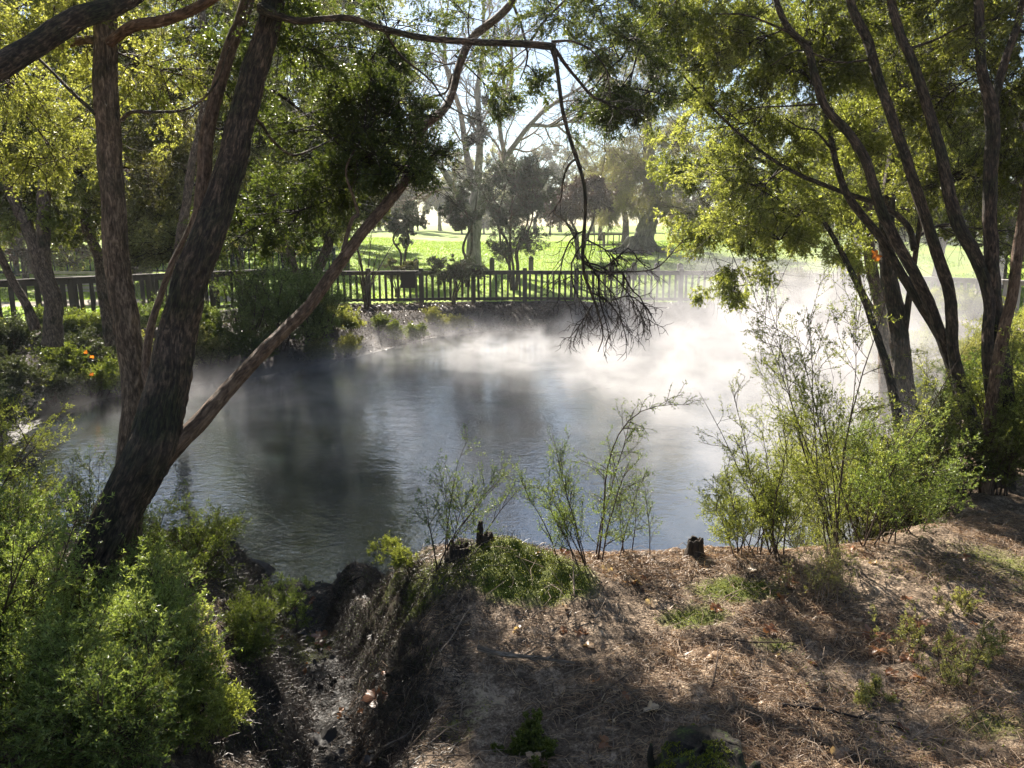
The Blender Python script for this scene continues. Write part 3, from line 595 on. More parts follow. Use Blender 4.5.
near_tree('stout grey-brown trunk standing behind the slim leaning stems on the right bank',
  [([(890,420,10.5,0.1360),(884,330,10.6,0.0920),(876,290,10.7,0.0840),(868,234,10.8,0.0800),(868,150,11,0.0720),(880,60,11.3,0.0560),(885,-60,11.8,0.0400)],38)],
  [([(880,320,10.6,0.0320),(862,290,10.4,0.0280),(856,262,10.3,0.0240),(848,250,10.2,0.0144)],39)],
  [cl(850,160,11.5,0.92,0.69),cl(900,120,11.6,0.92,0.80),cl(860,60,11.8,1.03,0.69),cl(920,30,12,1.15,0.80),cl(820,215,11.2,0.63,0.34,.9),cl(910,210,11.5,0.69,0.40,.8),cl(880,-60,12,1.38,0.92),cl(790,90,12.5,1.03,0.80,.8),cl(940,180,11.5,0.69,0.57,.7),cl(800,20,12.,1.15,0.80)],
  (890,405), M['leaf_fresh'], bark='bark_kanuka', nb=17, tw=8, sp=5, per=10, L=0.0464, W=0.0208, thick=.022, twr=.0035, spl=.22)
near_tree('thick nearly black trunk in the shade just right of the steam',
  [([(912,470,8.6,0.1600),(905,400,8.6,0.1280),(898,330,8.65,0.1040),(890,270,8.7,0.0920),(888,200,8.8,0.0800),(900,110,9,0.0640),(905,0,9.3,0.0480),(900,-120,9.6,0.0400)],40)],
  [([(905,330,8.6,0.0400),(915,260,8.5,0.0320),(925,180,8.4,0.0240),(930,110,8.6,0.0160)],41)],
  [cl(880,90,9.6,0.69,0.57,.8),cl(930,60,9.5,0.69,0.57,.8),cl(960,130,9.4,0.57,0.46,.7),cl(900,-50,9.6,1.15,0.80),cl(1000,0,9.6,1.15,0.80),cl(980,230,9.2,0.57,0.34,.5),cl(870,10,9.8,0.92,0.69)],
  (910,440), M['leaf_kanuka'], nb=17, tw=8, sp=5, per=12, L=0.0390, W=0.0160, thick=.018, twr=.003)
# drooping curtain of fine foliage over the water (own little tree behind)
near_tree('feathery pale green kanuka tree hanging its drooping sprays over the steam at right of centre',
  [([(905,470,7.6,0.0560),(890,380,7.8,0.0440),(868,310,8.2,0.0360),(835,240,8.8,0.0288),(800,190,9.2,0.0224),(760,160,9.6,0.0160),(720,150,10,0.0096)],42)],
  [([(820,215,9,0.0160),(780,215,9.4,0.0112),(740,215,9.7,0.0080),(715,230,9.9,0.0056)],43)],
  [cl(720,170,10,0.69,0.46,.6),cl(705,210,10,0.52,0.57,.5),cl(728,245,10,0.57,0.57,.55),cl(765,220,9.6,0.69,0.46,.6),cl(800,235,9.4,0.57,0.34,.5),cl(745,285,9.8,0.52,0.40,.4),cl(715,290,10,0.34,0.34,.3),cl(690,165,10.4,0.52,0.46,.35),cl(775,175,9.8,0.69,0.46,.6),cl(825,200,9.2,0.57,0.34,.5),cl(735,115,10.2,0.69,0.46,.5),cl(700,100,10.4,0.57,0.57,.4),cl(850,260,9.0,0.40,0.23,.4),cl(670,130,10.6,0.46,0.46,.25)],
  (905,450), M['leaf_fresh'], nb=19, tw=10, sp=5, per=10, L=0.0390, W=0.0160, droop=-.16, thick=.008, twr=.002, ldroop=.3)
# ------------------------------------------------------------------ left middle-distance trees (pond's left bank)
near_tree('double-stemmed kanuka tree in front of the rail fence at the left edge',
  [([(52,345,13.0,.16),(54,302,13.0,.15),(42,269,13.1,.14),(36,250,13.1,.12),(25,222,13.2,.10),(10,190,13.4,.09),(-5,120,13.8,.08),(-20,20,14.2,.06)],44),
   ([(54,305,13.0,.12),(45,268,13.1,.12),(43,215,13.2,.11),(46,150,13.4,.09),(40,60,13.8,.07),(30,-50,14.2,.05)],45),
   ([(36,330,13.0,.09),(28,308,13.0,.075),(12,279,13.0,.07),(0,251,13.0,.06),(-25,200,13.1,.05)],46)],[],
  [cl(20,60,14,1.0,.7,.9),cl(70,100,14.2,1.0,.7,.9),cl(20,140,14.2,1.0,.6,.9),cl(75,180,14,.9,.5,.8),cl(10,200,14,.8,.4,.8),cl(60,20,14.4,1.1,.8),cl(-20,0,14.4,1.1,.8),cl(20,-100,14.5,1.4,.9),cl(-60,120,14.3,1.1,.8),cl(110,140,14,.8,.6,.7),cl(30,215,13.6,.6,.25,.7),cl(-10,170,14,.9,.5,.8),cl(60,230,15,.7,.3,.5),cl(50,140,15,1,.6,.8),cl(0,100,14.6,1,.7,.8),cl(100,200,15,.8,.5,.6),cl(40,-20,14.5,1.3,.8),cl(110,20,14.6,1.1,.7),cl(100,50,14.6,1,.8,.8)],
  (52,335), M['leaf_fresh'], bark='bark_kanuka', nb=21, tw=10, sp=5, per=10, L=0.0549, W=0.0272, thick=.024, twr=.004, spl=.26)
near_tree('slanting kanuka tree behind the straight foreground trunk, its crown full of light',
  [([(112,345,14.5,.13),(103,290,14.5,.11),(98,255,14.6,.10),(86,220,14.7,.09),(95,160,15,.08),(130,80,15.3,.07),(150,-20,15.8,.05)],47),
   ([(175,380,12.5,.11),(172,330,12.5,.09),(178,260,12.6,.08),(190,180,12.8,.07),(205,90,13,.06),(200,-20,13.4,.05)],48)],[],
  [cl(150,60,15,1.1,.8,.9),cl(165,130,15,1.1,.7,1),cl(160,200,14.5,.9,.5,.9),cl(200,100,14.5,1.,.7,.9),cl(210,20,15,1.2,.8,.8),cl(140,0,15.5,1.2,.8,.8),cl(220,190,14,.8,.5,.7),cl(180,-90,15,1.4,.9),cl(260,60,14.5,1.,.8,.7),cl(190,240,13,.6,.3,.6),cl(150,250,13,.5,.3,.5),cl(245,130,14,.8,.7,.7),cl(140,170,15.5,1,.6,.8),cl(180,160,15,.9,.6,.8),cl(230,240,15,.7,.3,.5),cl(120,210,15,.8,.4,.6),cl(250,20,15,1.2,.7,.8),cl(270,100,15,.9,.6,.6),cl(155,225,14.5,.8,.4,.6),cl(310,60,15.5,.9,.6,.5),cl(300,20,15,1.1,.7,.6)],
  (112,338), M['leaf_olive'], bark='bark_kanuka', nb=21, tw=10, sp=5, per=10, L=0.0549, W=0.0256, thick=.024, twr=.004, spl=.26)
near_tree('spreading kanuka tree at the bend of the rail fence with drooping dark lower boughs',
  [([(300,335,21,.20),(305,300,21,.17),(318,270,21,.15),(330,235,21.3,.13),(325,190,21.8,.11),(310,130,22.2,.09),(320,40,23,.07)],49),
   ([(305,300,21,.12),(292,260,21,.11),(275,220,21,.10),(262,170,21.4,.08),(255,110,22,.06)],50)],[],
  [cl(320,215,21,1.3,.5,1.1),cl(280,205,21,1.2,.5,1),cl(350,180,21.5,1.2,.6,1),cl(300,160,22,1.5,.9,1),cl(260,150,22,1.5,.9,.9),cl(240,210,21,1.1,.5,.9),cl(330,110,22.5,1.5,1.0,.9),cl(280,90,22.5,1.5,1,.9),cl(380,150,22.5,.9,.7,.6),cl(370,205,22,.7,.4,.6),cl(230,80,22.5,1.5,1,.8),cl(350,50,23,1.5,1,.8),cl(300,20,23,1.7,1.,.8),cl(320,-40,21.5,1.6,.9,1.1),cl(270,-60,21.5,1.6,.9,1),cl(350,-10,21.5,1.2,.8,1),cl(230,-20,21,1.5,.9,1),cl(380,80,23.5,1.,.8,.5),cl(300,225,22,1.4,.4,.8),cl(340,205,22.5,1.3,.6,.8),cl(250,190,23,1.5,.8,.8),cl(280,130,23,1.6,.9,.8),cl(350,140,23.5,1.4,.8,.7),cl(400,120,24,.9,.6,.35),cl(400,60,24,1,.7,.35),cl(250,0,23,1.7,1.1,.8)],  # topmost boughs, mostly above the view, added to block sun glitter on the pond
  (300,330), M['leaf_kanuka'], bark='bark_kanuka', nb=21, tw=10, sp=5, per=9, L=0.0756, W=0.0384, thick=.03, twr=.005, spl=.34)
# ------------------------------------------------------------------ park trees
def park_tree(name, label, px, Y, h, cr, cz, leafm, bark, tr, ncl=14, L=0.1220, W=0.0720, nb=9, tw=6, sp=4, per=9, group=None, cat='tree', stems=1, zr=None, lean=0, droop=-.02, spread=1.0, cb=None):
    X = (px-512)/F*(Y*cp+1.5*sp_) ; z = gz(X,Y)-.05
    t = empty(name, (X,Y,z+.05), label, cat, group)
    an = []; zr = zr or cr*.8; b = Buf()
    for s in range(stems):
        a = rng.uniform(0,2*PI); r = 0 if stems==1 else cr*.35
        top = np.array([X+math.cos(a)*r+lean, Y+math.sin(a)*r, z+h*cz])
        q = [np.array([X+math.cos(a)*.1*(stems>1),Y,z]), np.array([X+(top[0]-X)*.25,Y,z+h*cz*.35]), (np.array([X,Y,z])+top)/2+np.array([0,0,h*.08])+rng.normal(0,.02*h,3), top, top+np.array([rng.normal()*.1*h,0,h*.25])]
        cv,_ = trunk(b, q, np.array([1.25,.95,.8,.6,.2])*tr/(stems**.4), 12, .15, .06, flare=.35 if stems==1 else 0, seed=rng.integers(100)); an.append(cv[len(cv)//3::4])
    b.build('trunk', M[bark], t, tint=False)
    cls = []
    for i in range(ncl):
        d = unit(rng.normal(size=3))*rng.uniform(.25,1)**.5*spread*1.2*np.array([1,1,rng.uniform(.7,1.3)])
        c = np.array([X+lean,Y,z+h*cz+ (h*(1-cz)-zr)*.6])+d*np.array([cr,cr,zr])*.72
        rr = cr*rng.uniform(.20,.40)
        cls.append((c[0],c[1],c[2],rr,rr,rr*.75,1.0))
    b = Buf(); cluster_foliage(b, cls, np.vstack(an), nb=nb, tw=tw, sp=sp, per=per, L=L, W=W, thick=tr*.25, twr=.006, spl=cr*.1, droop=droop)
    b.build('crown', [M['twig'] , leafm], t); return t
# big grey drooping tree
Xp = (640-512)/F*45.5; zp = gz(Xp,45)
pt = empty('park_tree',(Xp,45,zp),'old park tree with a flared grey trunk and drooping olive crown on the lawn','tree')
b = Buf(); q=[(Xp-.25,45,zp-.15),(Xp-.1,45,zp+.5),(Xp+.1,45,zp+1.2),(Xp+.35,45,zp+2.4),(Xp+.3,45.2,zp+4.2),(Xp+.1,45.4,zp+6.5),(Xp,45.6,zp+9)]
cv,_=trunk(b,q,[.95,.66,.55,.48,.40,.3,.15],30,.08,.14,flare=.5,seed=60)
for a in np.linspace(0,2*PI,8)[:-1]+.35:
    e=[(Xp-.2+math.cos(a)*r_,45+math.sin(a)*r_*.8,zp+h_) for r_,h_ in ((.5,.75),(1.0,.22),(1.7,.05),(2.6,-.08))]
    trunk(b,e,[.30,.20,.12,.05],9,.1,.08,seed=int(a*10))
b.build('trunk',M['bark_grey'],pt,tint=False)
b=Buf(); cls=[]
for (x_,y_,r_) in [(610,190,1.5),(635,175,1.6),(665,180,1.6),(690,190,1.4),(605,150,1.6),(640,140,1.9),(675,145,1.9),(700,160,1.5),(620,110,1.7),(655,100,1.9),(690,115,1.7),(640,70,1.6),(670,70,1.6),(715,190,1.1),(598,205,1.0),(590,170,1.2),(660,205,1.1),(625,205,1.0),(650,40,1.5),(700,90,1.5),(612,78,1.3),(640,200,1.3),(655,190,1.5),(645,165,1.6),(625,160,1.6),(675,215,.9),(610,220,.7),(700,215,.9)]:
    cls.append(cl(x_,y_,45+rng.uniform(-2.5,2.5),r_,r_*.8,1.0))
cluster_foliage(b,cls,cv[len(cv)//2::3],nb=13,tw=8,sp=5,per=9,L=0.0935, W=0.0315,droop=-.22,thick=.06,twr=.008,spl=.5,ldroop=.3)
b.build('crown',[M['twig_pale'],M['leaf_willow']],pt)
# pale leafless tree
Xb=(474-512)/F*39; zb=gz(Xb,38)
bt=empty('bare_tree',(Xb,38,zb),'tall pale leafless tree with a forked trunk in the middle of the park','tree')
b=Buf(); an=[]
for i,(L_,r_) in enumerate([([(474,275,38),(474,240,38),(475,205,38),(478,175,38),(480,140,37.5),(478,90,37.5),(484,30,37),(480,-60,37)],[.48,.36,.32,.22,.17,.13,.09,.04]),
    ([(474,212,38),(492,185,38.5),(508,155,39),(530,125,39),(552,105,39),(590,80,39.5),(620,40,40)],[.22,.18,.15,.12,.09,.06,.025]),
    ([(473,215,38),(455,190,37.5),(440,165,37),(425,140,37),(405,100,36.5),(395,40,36.5)],[.26,.18,.14,.11,.08,.03]),
    ([(475,190,38),(466,150,38.5),(460,110,39),(445,60,39),(450,-20,39)],[.22,.16,.13,.09,.03]),
    ([(505,160,39),(500,120,39),(512,80,39),(508,20,39)],[.13,.10,.07,.03]),([(530,125,39),(560,125,39),(590,110,39)],[.1,.07,.03]),
    ([(455,190,37.5),(430,185,37),(405,170,36.5)],[.1,.06,.03])]):
    c_,_=trunk(b,[at(*q) for q in L_],r_,14,.12,.06,seed=70+i); an.append(resample(c_,12)[3 if i==0 else 1:][:9])
b.build('trunk',M['bark_pale'],bt,tint=False)
b=Buf(); A=np.array(an)
S=shoots(A,11,.1,1,3.2,.75,(0,0,.05),.16,8); tubes(b,S,taper(len(S),8,.055,.018),4)
S2=shoots(S,7,.15,1,1.5,.7,(0,0,.03),.2,6); tubes(b,S2,taper(len(S2),6,.022,.010),3)
S3=shoots(S2,4,.2,1,.7,.7,(0,0,.0),.2,4); tubes(b,S3,taper(len(S3),4,.011,.006),3)
b.build('bare_branches',M['twig_pale'],bt)
b=Buf(); 
for (x_,y_,r_) in [(476,118,.55),(482,135,.7),(472,140,.45),(508,112,.4),(486,100,.3)]:
    c=at(x_,y_,37.4); d=unit(rng.normal(size=(60,3)))*r_*rng.uniform(.4,1,(60,1))
    B_=bez(np.repeat([c],60,0),c+d,.1,5,.2); tubes(b,B_,taper(60,5,.02,.008),3); leaves(b,B_,14,.12,.06,mat=1)
b.build('mistletoe_clump',[M['twig_dark'],M['leaf_blue']],bt)  # dark mistletoe growing on the bare limbs
park_tree('dark_tree','dark blue-green multi-stemmed tree just behind the middle of the picket fence',514,30,5.3,2.0,.50,M['leaf_blue'],'bark_dark',.11,26,L=0.0723, W=0.0245,nb=10,tw=7,stems=6,zr=1.6,per=9,spread=1.15)
park_tree('dark_tree','slim dark young tree left of the multi-stemmed one, half hiding the pale bare trunk',466,31,4.9,1.0,.55,M['leaf_blue'],'bark_dark',.09,12,L=0.0723, W=0.0245,nb=9,stems=2,zr=1.2)
park_tree('dark_tree','small drooping dark tree on the lawn near the left end of the picket fence',403,33,4.1,1.15,.45,M['leaf_blue'],'bark_dark',.10,16,L=0.0723, W=0.0245,nb=10,stems=3,zr=1.1,droop=-.12)
park_tree('dark_tree','broad dusky purple-brown tree standing left of the old grey-trunked tree',580,41,5.2,2.3,.42,M['leaf_purple'],'bark_dark',.16,16,L=0.1020, W=0.0385,nb=10,stems=3,zr=1.5)
park_tree('bush','black-green bush leaning over the picket fence rail',452,26.1,2.0,1.1,.5,M['leaf_blue'],'bark_dark',.05,14,L=0.0510, W=0.0210,nb=9,stems=5,zr=.5,cat='bush')
park_tree('bush','grey-green low bush beside the left posts of the picket fence',397,28.4,1.6,.8,.45,M['leaf_far'],'bark_dark',.05,8,L=0.0510, W=0.0210,nb=9,stems=4,zr=.5,cat='bush')
park_tree('bush','rounded grey-green bush at the far edge of the lawn right of the grey trunk',683,78,3.6,2.6,.45,M['leaf_far'],'bark_dark',.15,10,L=0.1700, W=0.0840,nb=8,zr=1.3,cat='bush')
park_tree('bush','small yellow-green bush at the far edge of the lawn beside the rounded one',706,76,2.2,1.1,.45,M['leaf_fresh'],'bark_dark',.08,6,L=0.1360, W=0.0700,nb=7,zr=.8,cat='bush')
park_tree('dark_tree','dark evergreen tree directly behind the old grey trunk',625,56,7.2,2.6,.6,M['leaf_blue'],'bark_dark',.25,14,L=0.1360, W=0.0560,zr=1.9)
park_tree('copper_tree','low copper-leaved tree left of the old grey trunk',600,60,4.2,2.2,.62,M['leaf_purple'],'bark_dark',.18,10,L=0.1360, W=0.0630,zr=.8)
park_tree('copper_tree','rosy brown bare-looking tree at the far edge of the lawn',705,92,6.5,3.6,.55,M['leaf_purple'],'bark_grey',.2,10,L=0.1360, W=0.0560,nb=7,zr=2.0,spread=1.1)
far_specs = [(345,98,9,4.6,'leaf_far','first pale green tree of the far tree line behind the left lawn'),(380,108,8,4.5,'leaf_olive','olive tree of the far tree line above the small drooping dark tree'),
 (412,96,9.5,3.4,'leaf_far','narrow conifer-like tree of the far tree line left of the bare tree'),(440,112,11,5,'leaf_olive','tall olive tree of the far tree line seen through the bare branches'),
 (470,105,8,4.6,'leaf_far','grey-green tree of the far tree line behind the bare trunk'),(500,115,10,5,'leaf_olive','olive tree of the far tree line behind the multi-stemmed dark tree'),
 (535,104,9,4.8,'leaf_far','grey-green tree of the far tree line right of the multi-stemmed dark tree'),(560,118,13,4.6,'leaf_far','tall grey-green tree of the far tree line at mid picture'),
 (592,125,10,5,'leaf_olive','olive tree of the far tree line by the sunlit gap'),(640,112,8,5,'leaf_far','grey-green tree of the far tree line behind the old grey trunk'),
 (672,120,15,5.5,'leaf_olive','tall olive tree of the far tree line right of the old grey trunk'),(728,110,13,5,'leaf_far','grey-green tree of the far tree line at the right end of the open lawn'),
 (752,84,9,4.5,'leaf_fresh','bright green tree on the far lawn veiled by steam'),(790,88,14,5.5,'leaf_far','tall grey-green tree veiled by the drooping sprays'),(830,80,12,5.5,'leaf_olive','olive tree seen between the leaning stems at right'),
 (870,70,12,5,'leaf_far','grey-green tree right of the leaning stems'),(915,76,13,5.5,'leaf_olive','olive tree behind the right end of the fence'),(960,66,12,5,'leaf_far','grey-green tree above the right end of the fence'),(1010,72,13,5.5,'leaf_olive','olive tree at the right edge beyond the fence'),
 (310,84,12,5,'leaf_far','grey-green tree behind the back fence beside the spreading kanuka'),(270,78,12,5,'leaf_olive','olive tree behind the back fence left of the spreading kanuka'),(225,84,13,5.5,'leaf_far','grey-green tree seen right of the leaning dark trunk'),
 (160,76,12,5.5,'leaf_olive','olive tree seen between the two foreground trunks'),(110,84,13,5.5,'leaf_far','grey-green tree behind the straight foreground trunk'),(60,76,12,5.5,'leaf_olive','olive tree beyond the back fence left of the straight trunk'),(5,80,13,5.5,'leaf_far','grey-green tree at the left edge beyond the back fence')]
for px_i,Yi,hi,cri,lm,lab in far_specs:
    park_tree('far_tree',lab,px_i,Yi*.86,hi*1.05,cri,.42,M[lm],'bark_grey',.22,12,L=0.2210, W=0.1050,nb=8,tw=6,sp=4,per=9,zr=hi*.40,group='trees around the far edge of the lawn')
mid_specs = [(20,38,9.5,3.2,'leaf_kanuka','leafy tree close behind the teal back fence at the left edge'),(95,42,10,3.4,'leaf_fresh','light green tree close behind the teal back fence by the straight trunk'),(160,40,9.5,3.2,'leaf_olive','olive leafy tree behind the back fence between the foreground trunks'),
 (238,38,9,3.0,'leaf_fresh','bright leafy tree behind the back fence right of the leaning trunk'),(285,44,9.5,3.2,'leaf_kanuka','dark leafy tree behind the back fence under the hanging boughs'),(345,50,10.,3.0,'leaf_olive','airy olive tree left of the open lawn'),
 (860,34,8.5,3.0,'leaf_fresh','bright leafy tree behind the steam at right'),(935,32,9,3.2,'leaf_kanuka','leafy tree just beyond the right fence'),(1005,30,9,3.2,'leaf_fresh','light green tree beyond the fence at the right edge'),(1060,26,9,3.2,'leaf_kanuka','green tree past the right edge beyond the fence'),(-80,34,9.5,3.4,'leaf_fresh','leafy tree past the left edge behind the fence'),(-190,36,10,3.6,'leaf_olive','olive tree farther past the left edge'),(-320,34,10,3.6,'leaf_kanuka','dark green tree well past the left edge'),(-60,22,7.5,2.6,'leaf_kanuka','nearer leafy tree just past the left edge'),(1180,30,9.5,3.4,'leaf_olive','olive tree well past the right edge'),(1320,34,10,3.6,'leaf_fresh','light green tree far past the right edge')]
for px_i,Yi,hi,cri,lm,lab in mid_specs:
    park_tree('leafy_tree',lab,px_i,Yi,hi,cri,.50,M[lm],'bark_kanuka',.2,20,L=0.1275, W=0.0560,nb=10,tw=7,sp=5,per=9,zr=hi*.44,stems=2,spread=1.05,group='leafy trees behind the fences')

hedge_specs=[(-20,40,'leaf_far'),(30,41,'leaf_blue'),(75,43,'leaf_kanuka'),(120,44,'leaf_far'),(165,42,'leaf_blue'),(205,41,'leaf_kanuka'),(250,43,'leaf_fresh'),(290,46,'leaf_blue'),(325,52,'leaf_far')]
desc=['low grey-green bush at the left edge behind the teal railing','dark bush behind the teal railing near the left edge','green bush behind the teal railing left of the straight trunk','grey-green bush behind the teal railing hidden by the straight trunk','dark bush behind the teal railing between the foreground trunks','green bush behind the teal railing beside the leaning trunk','bright green bush behind the teal railing right of the leaning trunk','dark bush behind the end of the teal railing','grey-green bush where the left lawn opens']
for (px_i,Yi,lm),lab in zip(hedge_specs,desc):
    park_tree('bush',lab,px_i,Yi,3.2,2.0,.45,M[lm],'bark_dark',.08,10,L=0.1105, W=0.0560,nb=8,tw=6,zr=1.3,cat='bush',group='bushes behind the teal railing')
for i,px_i in enumerate(list(range(330,600,22))+list(range(655,1060,30))):
    Yi=88+6*math.sin(i*1.7)
    park_tree('hedge_bush','low rounded bush in the hazy hedge along the far edge of the lawn',px_i,Yi,rng.uniform(3.6,6.4),3.0,.42,M[['leaf_far','leaf_olive','leaf_purple','leaf_far'][i%4]],'bark_grey',.1,8,L=0.2210, W=0.1120,nb=6,tw=5,sp=4,zr=1.7,cat='bush',group='hedge bushes along the far edge of the lawn')

for px_i,Yi,hi,lm,lab in [(-30,27,3.6,'leaf_olive','twiggy olive bush on the left lawn at the picture edge'),(25,28.5,3.8,'leaf_purple','brown twiggy bush on the left lawn beyond the bench'),(75,30,4.2,'leaf_olive','tall olive bush standing right behind the park bench'),(150,29,4.0,'leaf_purple','brown twiggy bush seen between the two foreground trunks'),(195,31,4.2,'leaf_olive','olive bush touching the leaning trunk on the far lawn'),(240,31,4.4,'leaf_kanuka','green bush on the left lawn right of the leaning trunk'),(285,31.5,4.2,'leaf_purple','brown bush on the left lawn under the spreading kanuka'),(115,27,3.2,'leaf_kanuka','green bush on the left lawn behind the straight trunk')]:
    park_tree('bush',lab,px_i,Yi,hi,1.9,.5,M[lm],'bark_dark',.07,12,L=.075,W=.036,nb=9,tw=7,per=6,zr=1.5,cat='bush',stems=3,spread=1.2)
# ------------------------------------------------------------------ boxes
def box(buf, c, ax, ay, az, mat=0, jit=0):
    c=np.asarray(c,float); ax,ay,az=[np.asarray(v,float) for v in (ax,ay,az)]
    V=[c+sx*ax+sy*ay+sz*az for sx in(-1,1) for sy in(-1,1) for sz in(-1,1)]
    V=np.array(V)+(rng.normal(0,jit,(8,3)) if jit else 0)
    buf.add(V,[(0,1,3,2),(4,6,7,5),(0,4,5,1),(2,3,7,6),(0,2,6,4),(1,5,7,3)],mat=mat,smooth=False)
def fence(label, pts, h, posth, spacing, mat, pk=.19, pw=.038, railw=.05, cap=.10, zo=0, postr=.075, group=None, base_gap=.08):
    P=resample(np.array([(x,y,0) for x,y in pts],float),200) if len(pts)>2 else np.array([(pts[0][0],pts[0][1],0),(pts[1][0],pts[1][1],0)],float)
    d=np.r_[0,np.cumsum(np.linalg.norm(np.diff(P,axis=0),axis=1))]; n=max(1,round(d[-1]/spacing)); s=np.linspace(0,d[-1],n+1)
    Q=np.stack([np.interp(s,d,P[:,0]),np.interp(s,d,P[:,1])],1); zz=np.array([gz(*q) for q in Q])
    k=np.ones(5)/5; zz=np.convolve(np.pad(zz,2,'edge'),k,'valid')+zo
    root=empty('wooden_fence',(Q[0][0],Q[0][1],zz[0]),label,'fence',group)
    for q,z in zip(Q,zz):
        b=Buf(); hh=(posth+.25)/2; a=rng.normal(0,.01,2)
        box(b,(q[0],q[1],z-.25+hh),(postr,0,0),(0,postr,0),(a[0]*hh,a[1]*hh,hh)); b.build('post',mat,root)
    for i in range(n):
        A=np.array([*Q[i],zz[i]]); B=np.array([*Q[i+1],zz[i+1]]); e=B-A; L=np.linalg.norm(e); e/=L; nrm=np.cross(e,[0,0,1]); nrm/=np.linalg.norm(nrm); up=np.array([0,0,1.])
        C=(A+B)/2
        b=Buf(); box(b,C+up*(h+.022),e*(L/2-.002),nrm*cap,up*.022,jit=.004); box(b,C+up*(h-.05),e*(L/2-postr),nrm*.022,up*railw,jit=.003); b.build('top_rail',mat,root)
        b=Buf(); box(b,C+up*.15,e*(L/2-postr),nrm*.022,up*.045,jit=.004); b.build('bottom_rail',mat,root)
        b=Buf(); m_=int((L-2*postr)/pk)
        for j in range(m_):
            t=(j+.5)/m_*(L-2*postr)+postr; c=A+e*t; hp=(h-base_gap)/2; tl=rng.normal(0,.012)
            box(b,c-nrm*.036+up*(base_gap+hp-.01),e*pw*rng.uniform(.85,1.1),nrm*.011,up*(hp-.01)+e*tl*hp)
        b.build('picket_panel',mat,root)
    return root
fence('long dark picket fence with square posts along the far bank of the pond',[(-6.6,25.7),(-3,26.6),(0,27.0),(4,26.9),(7.6,26.4)],1.08,1.2,1.72,M['wood_fence'],pk=.19,pw=.04)
fence('brown rail fence of spaced upright boards on the left bank behind the foreground trunks',[(-16,12.2),(-12.2,15.7),(-10.6,17.6),(-8.9,20.8),(-6.75,25.55)],1.12,1.13,1.95,M['wood_fence'],pk=.26,pw=.055,railw=.07,cap=.09)
fence('sunlit grey picket fence climbing away on the right bank behind the leaning stems',[(7.8,26.3),(12.4,23.4),(15.8,19.8)],1.1,1.15,1.8,M['wood_fence_pale'],pk=.17,pw=.045)
fence('teal-grey railing running behind the nearer brown fence on the left lawn',[(-24,30.5),(-15,32),(-7.6,33.2)],1.05,1.12,2.0,M['wood_teal'],pk=.22,pw=.03)
fence('short dark low fence far out on the lawn beside the old grey trunk',[(4.7,50.5),(7.1,50)],.85,.95,1.2,M['wood_fence'],pk=.3,pw=.03,railw=.04,cap=.05)
# sign board on the fence
s=at(408,280,26.35); sb=empty('notice_board',(s[0],s[1],s[2]),'small dark notice board hung on the picket fence','sign')
b=Buf(); box(b,s,(.24,0.01,0),(0,.018,0),(0,0,.27)); b.build('board',M['twig_dark'],sb)
b=Buf(); box(b,s+np.array([0,-.028,.285]),(.26,0.01,0),(0,.03,0),(0,0,.02)); b.build('frame_cap',M['wood_fence'],sb)
# bollards
b=Buf(); box(b,(0,0,.31),(.11,0,0),(0,.11,0),(0,0,.36)); 
me0=b.build('bollard',M['wood_fence']); 
b=Buf(); V=[(-.11,-.11,.672),(.11,-.11,.672),(.11,.11,.672),(-.11,.11,.672),(-.03,-.03,.75),(.03,-.03,.75),(.03,.03,.75),(-.03,.03,.75)]
b.add(V,[(0,1,5,4),(1,2,6,5),(2,3,7,6),(3,0,4,7),(4,5,6,7)],smooth=False); cap0=b.build('cap',M['wood_fence'])
spots=[(347,268,34),(416,266,34.5),(492,264,35),(531,264,35.5),(611,268,33.2),(634,269,33),(657,270,32.8),(680,271,32.6)]
def thing_empty(x,y,z): 
    return empty('bollard_post',(x,y,z),'short square wooden bollard in the row on the lawn behind the picket fence','bollard','bollards in a row on the lawn')
for i,(x_,y_,Y_) in enumerate(spots):
    p_=at(x_,y_,Y_); r=thing_empty(p_[0],Y_,gz(p_[0],Y_))
    for j,src in enumerate((me0,cap0)):
        o=src if i==0 else src.copy()
        if i: COL.objects.link(o)
        o.name='post' if j==0 else 'cap'; o.parent=r; o.location=(0,0,0)
# bench
bx,by=(85-512)/F*24,23.2; bz=gz(bx,by); be=empty('park_bench',(bx,by,bz),'pale slatted park bench seen between the boards of the left fence','bench')
for j in range(5):
    b=Buf(); box(b,(bx,by+.25+.02*j,bz+.5+.11*j),(.95,0,0),(0,.012,0),(0,0,.04)); b.build('back_slat',M['wood_pale'],be)
for j in range(4):
    b=Buf(); box(b,(bx,by-.22+.12*j,bz+.43),(.95,0,0),(0,.05,0),(0,0,.015)); b.build('seat_slat',M['wood_pale'],be)
for sx in (-.85,.85):
    for sy in (-.2,.2):
        b=Buf(); box(b,(bx+sx,by+sy,bz+.2),(.035,0,0),(0,.035,0),(0,0,.214)); b.build('leg',M['wood_fence'],be)
    b=Buf(); box(b,(bx+sx,by+.31,bz+.68),(.03,0,0),(0,.02,0),(0,0,.32)); b.build('back_post',M['wood_fence'],be)
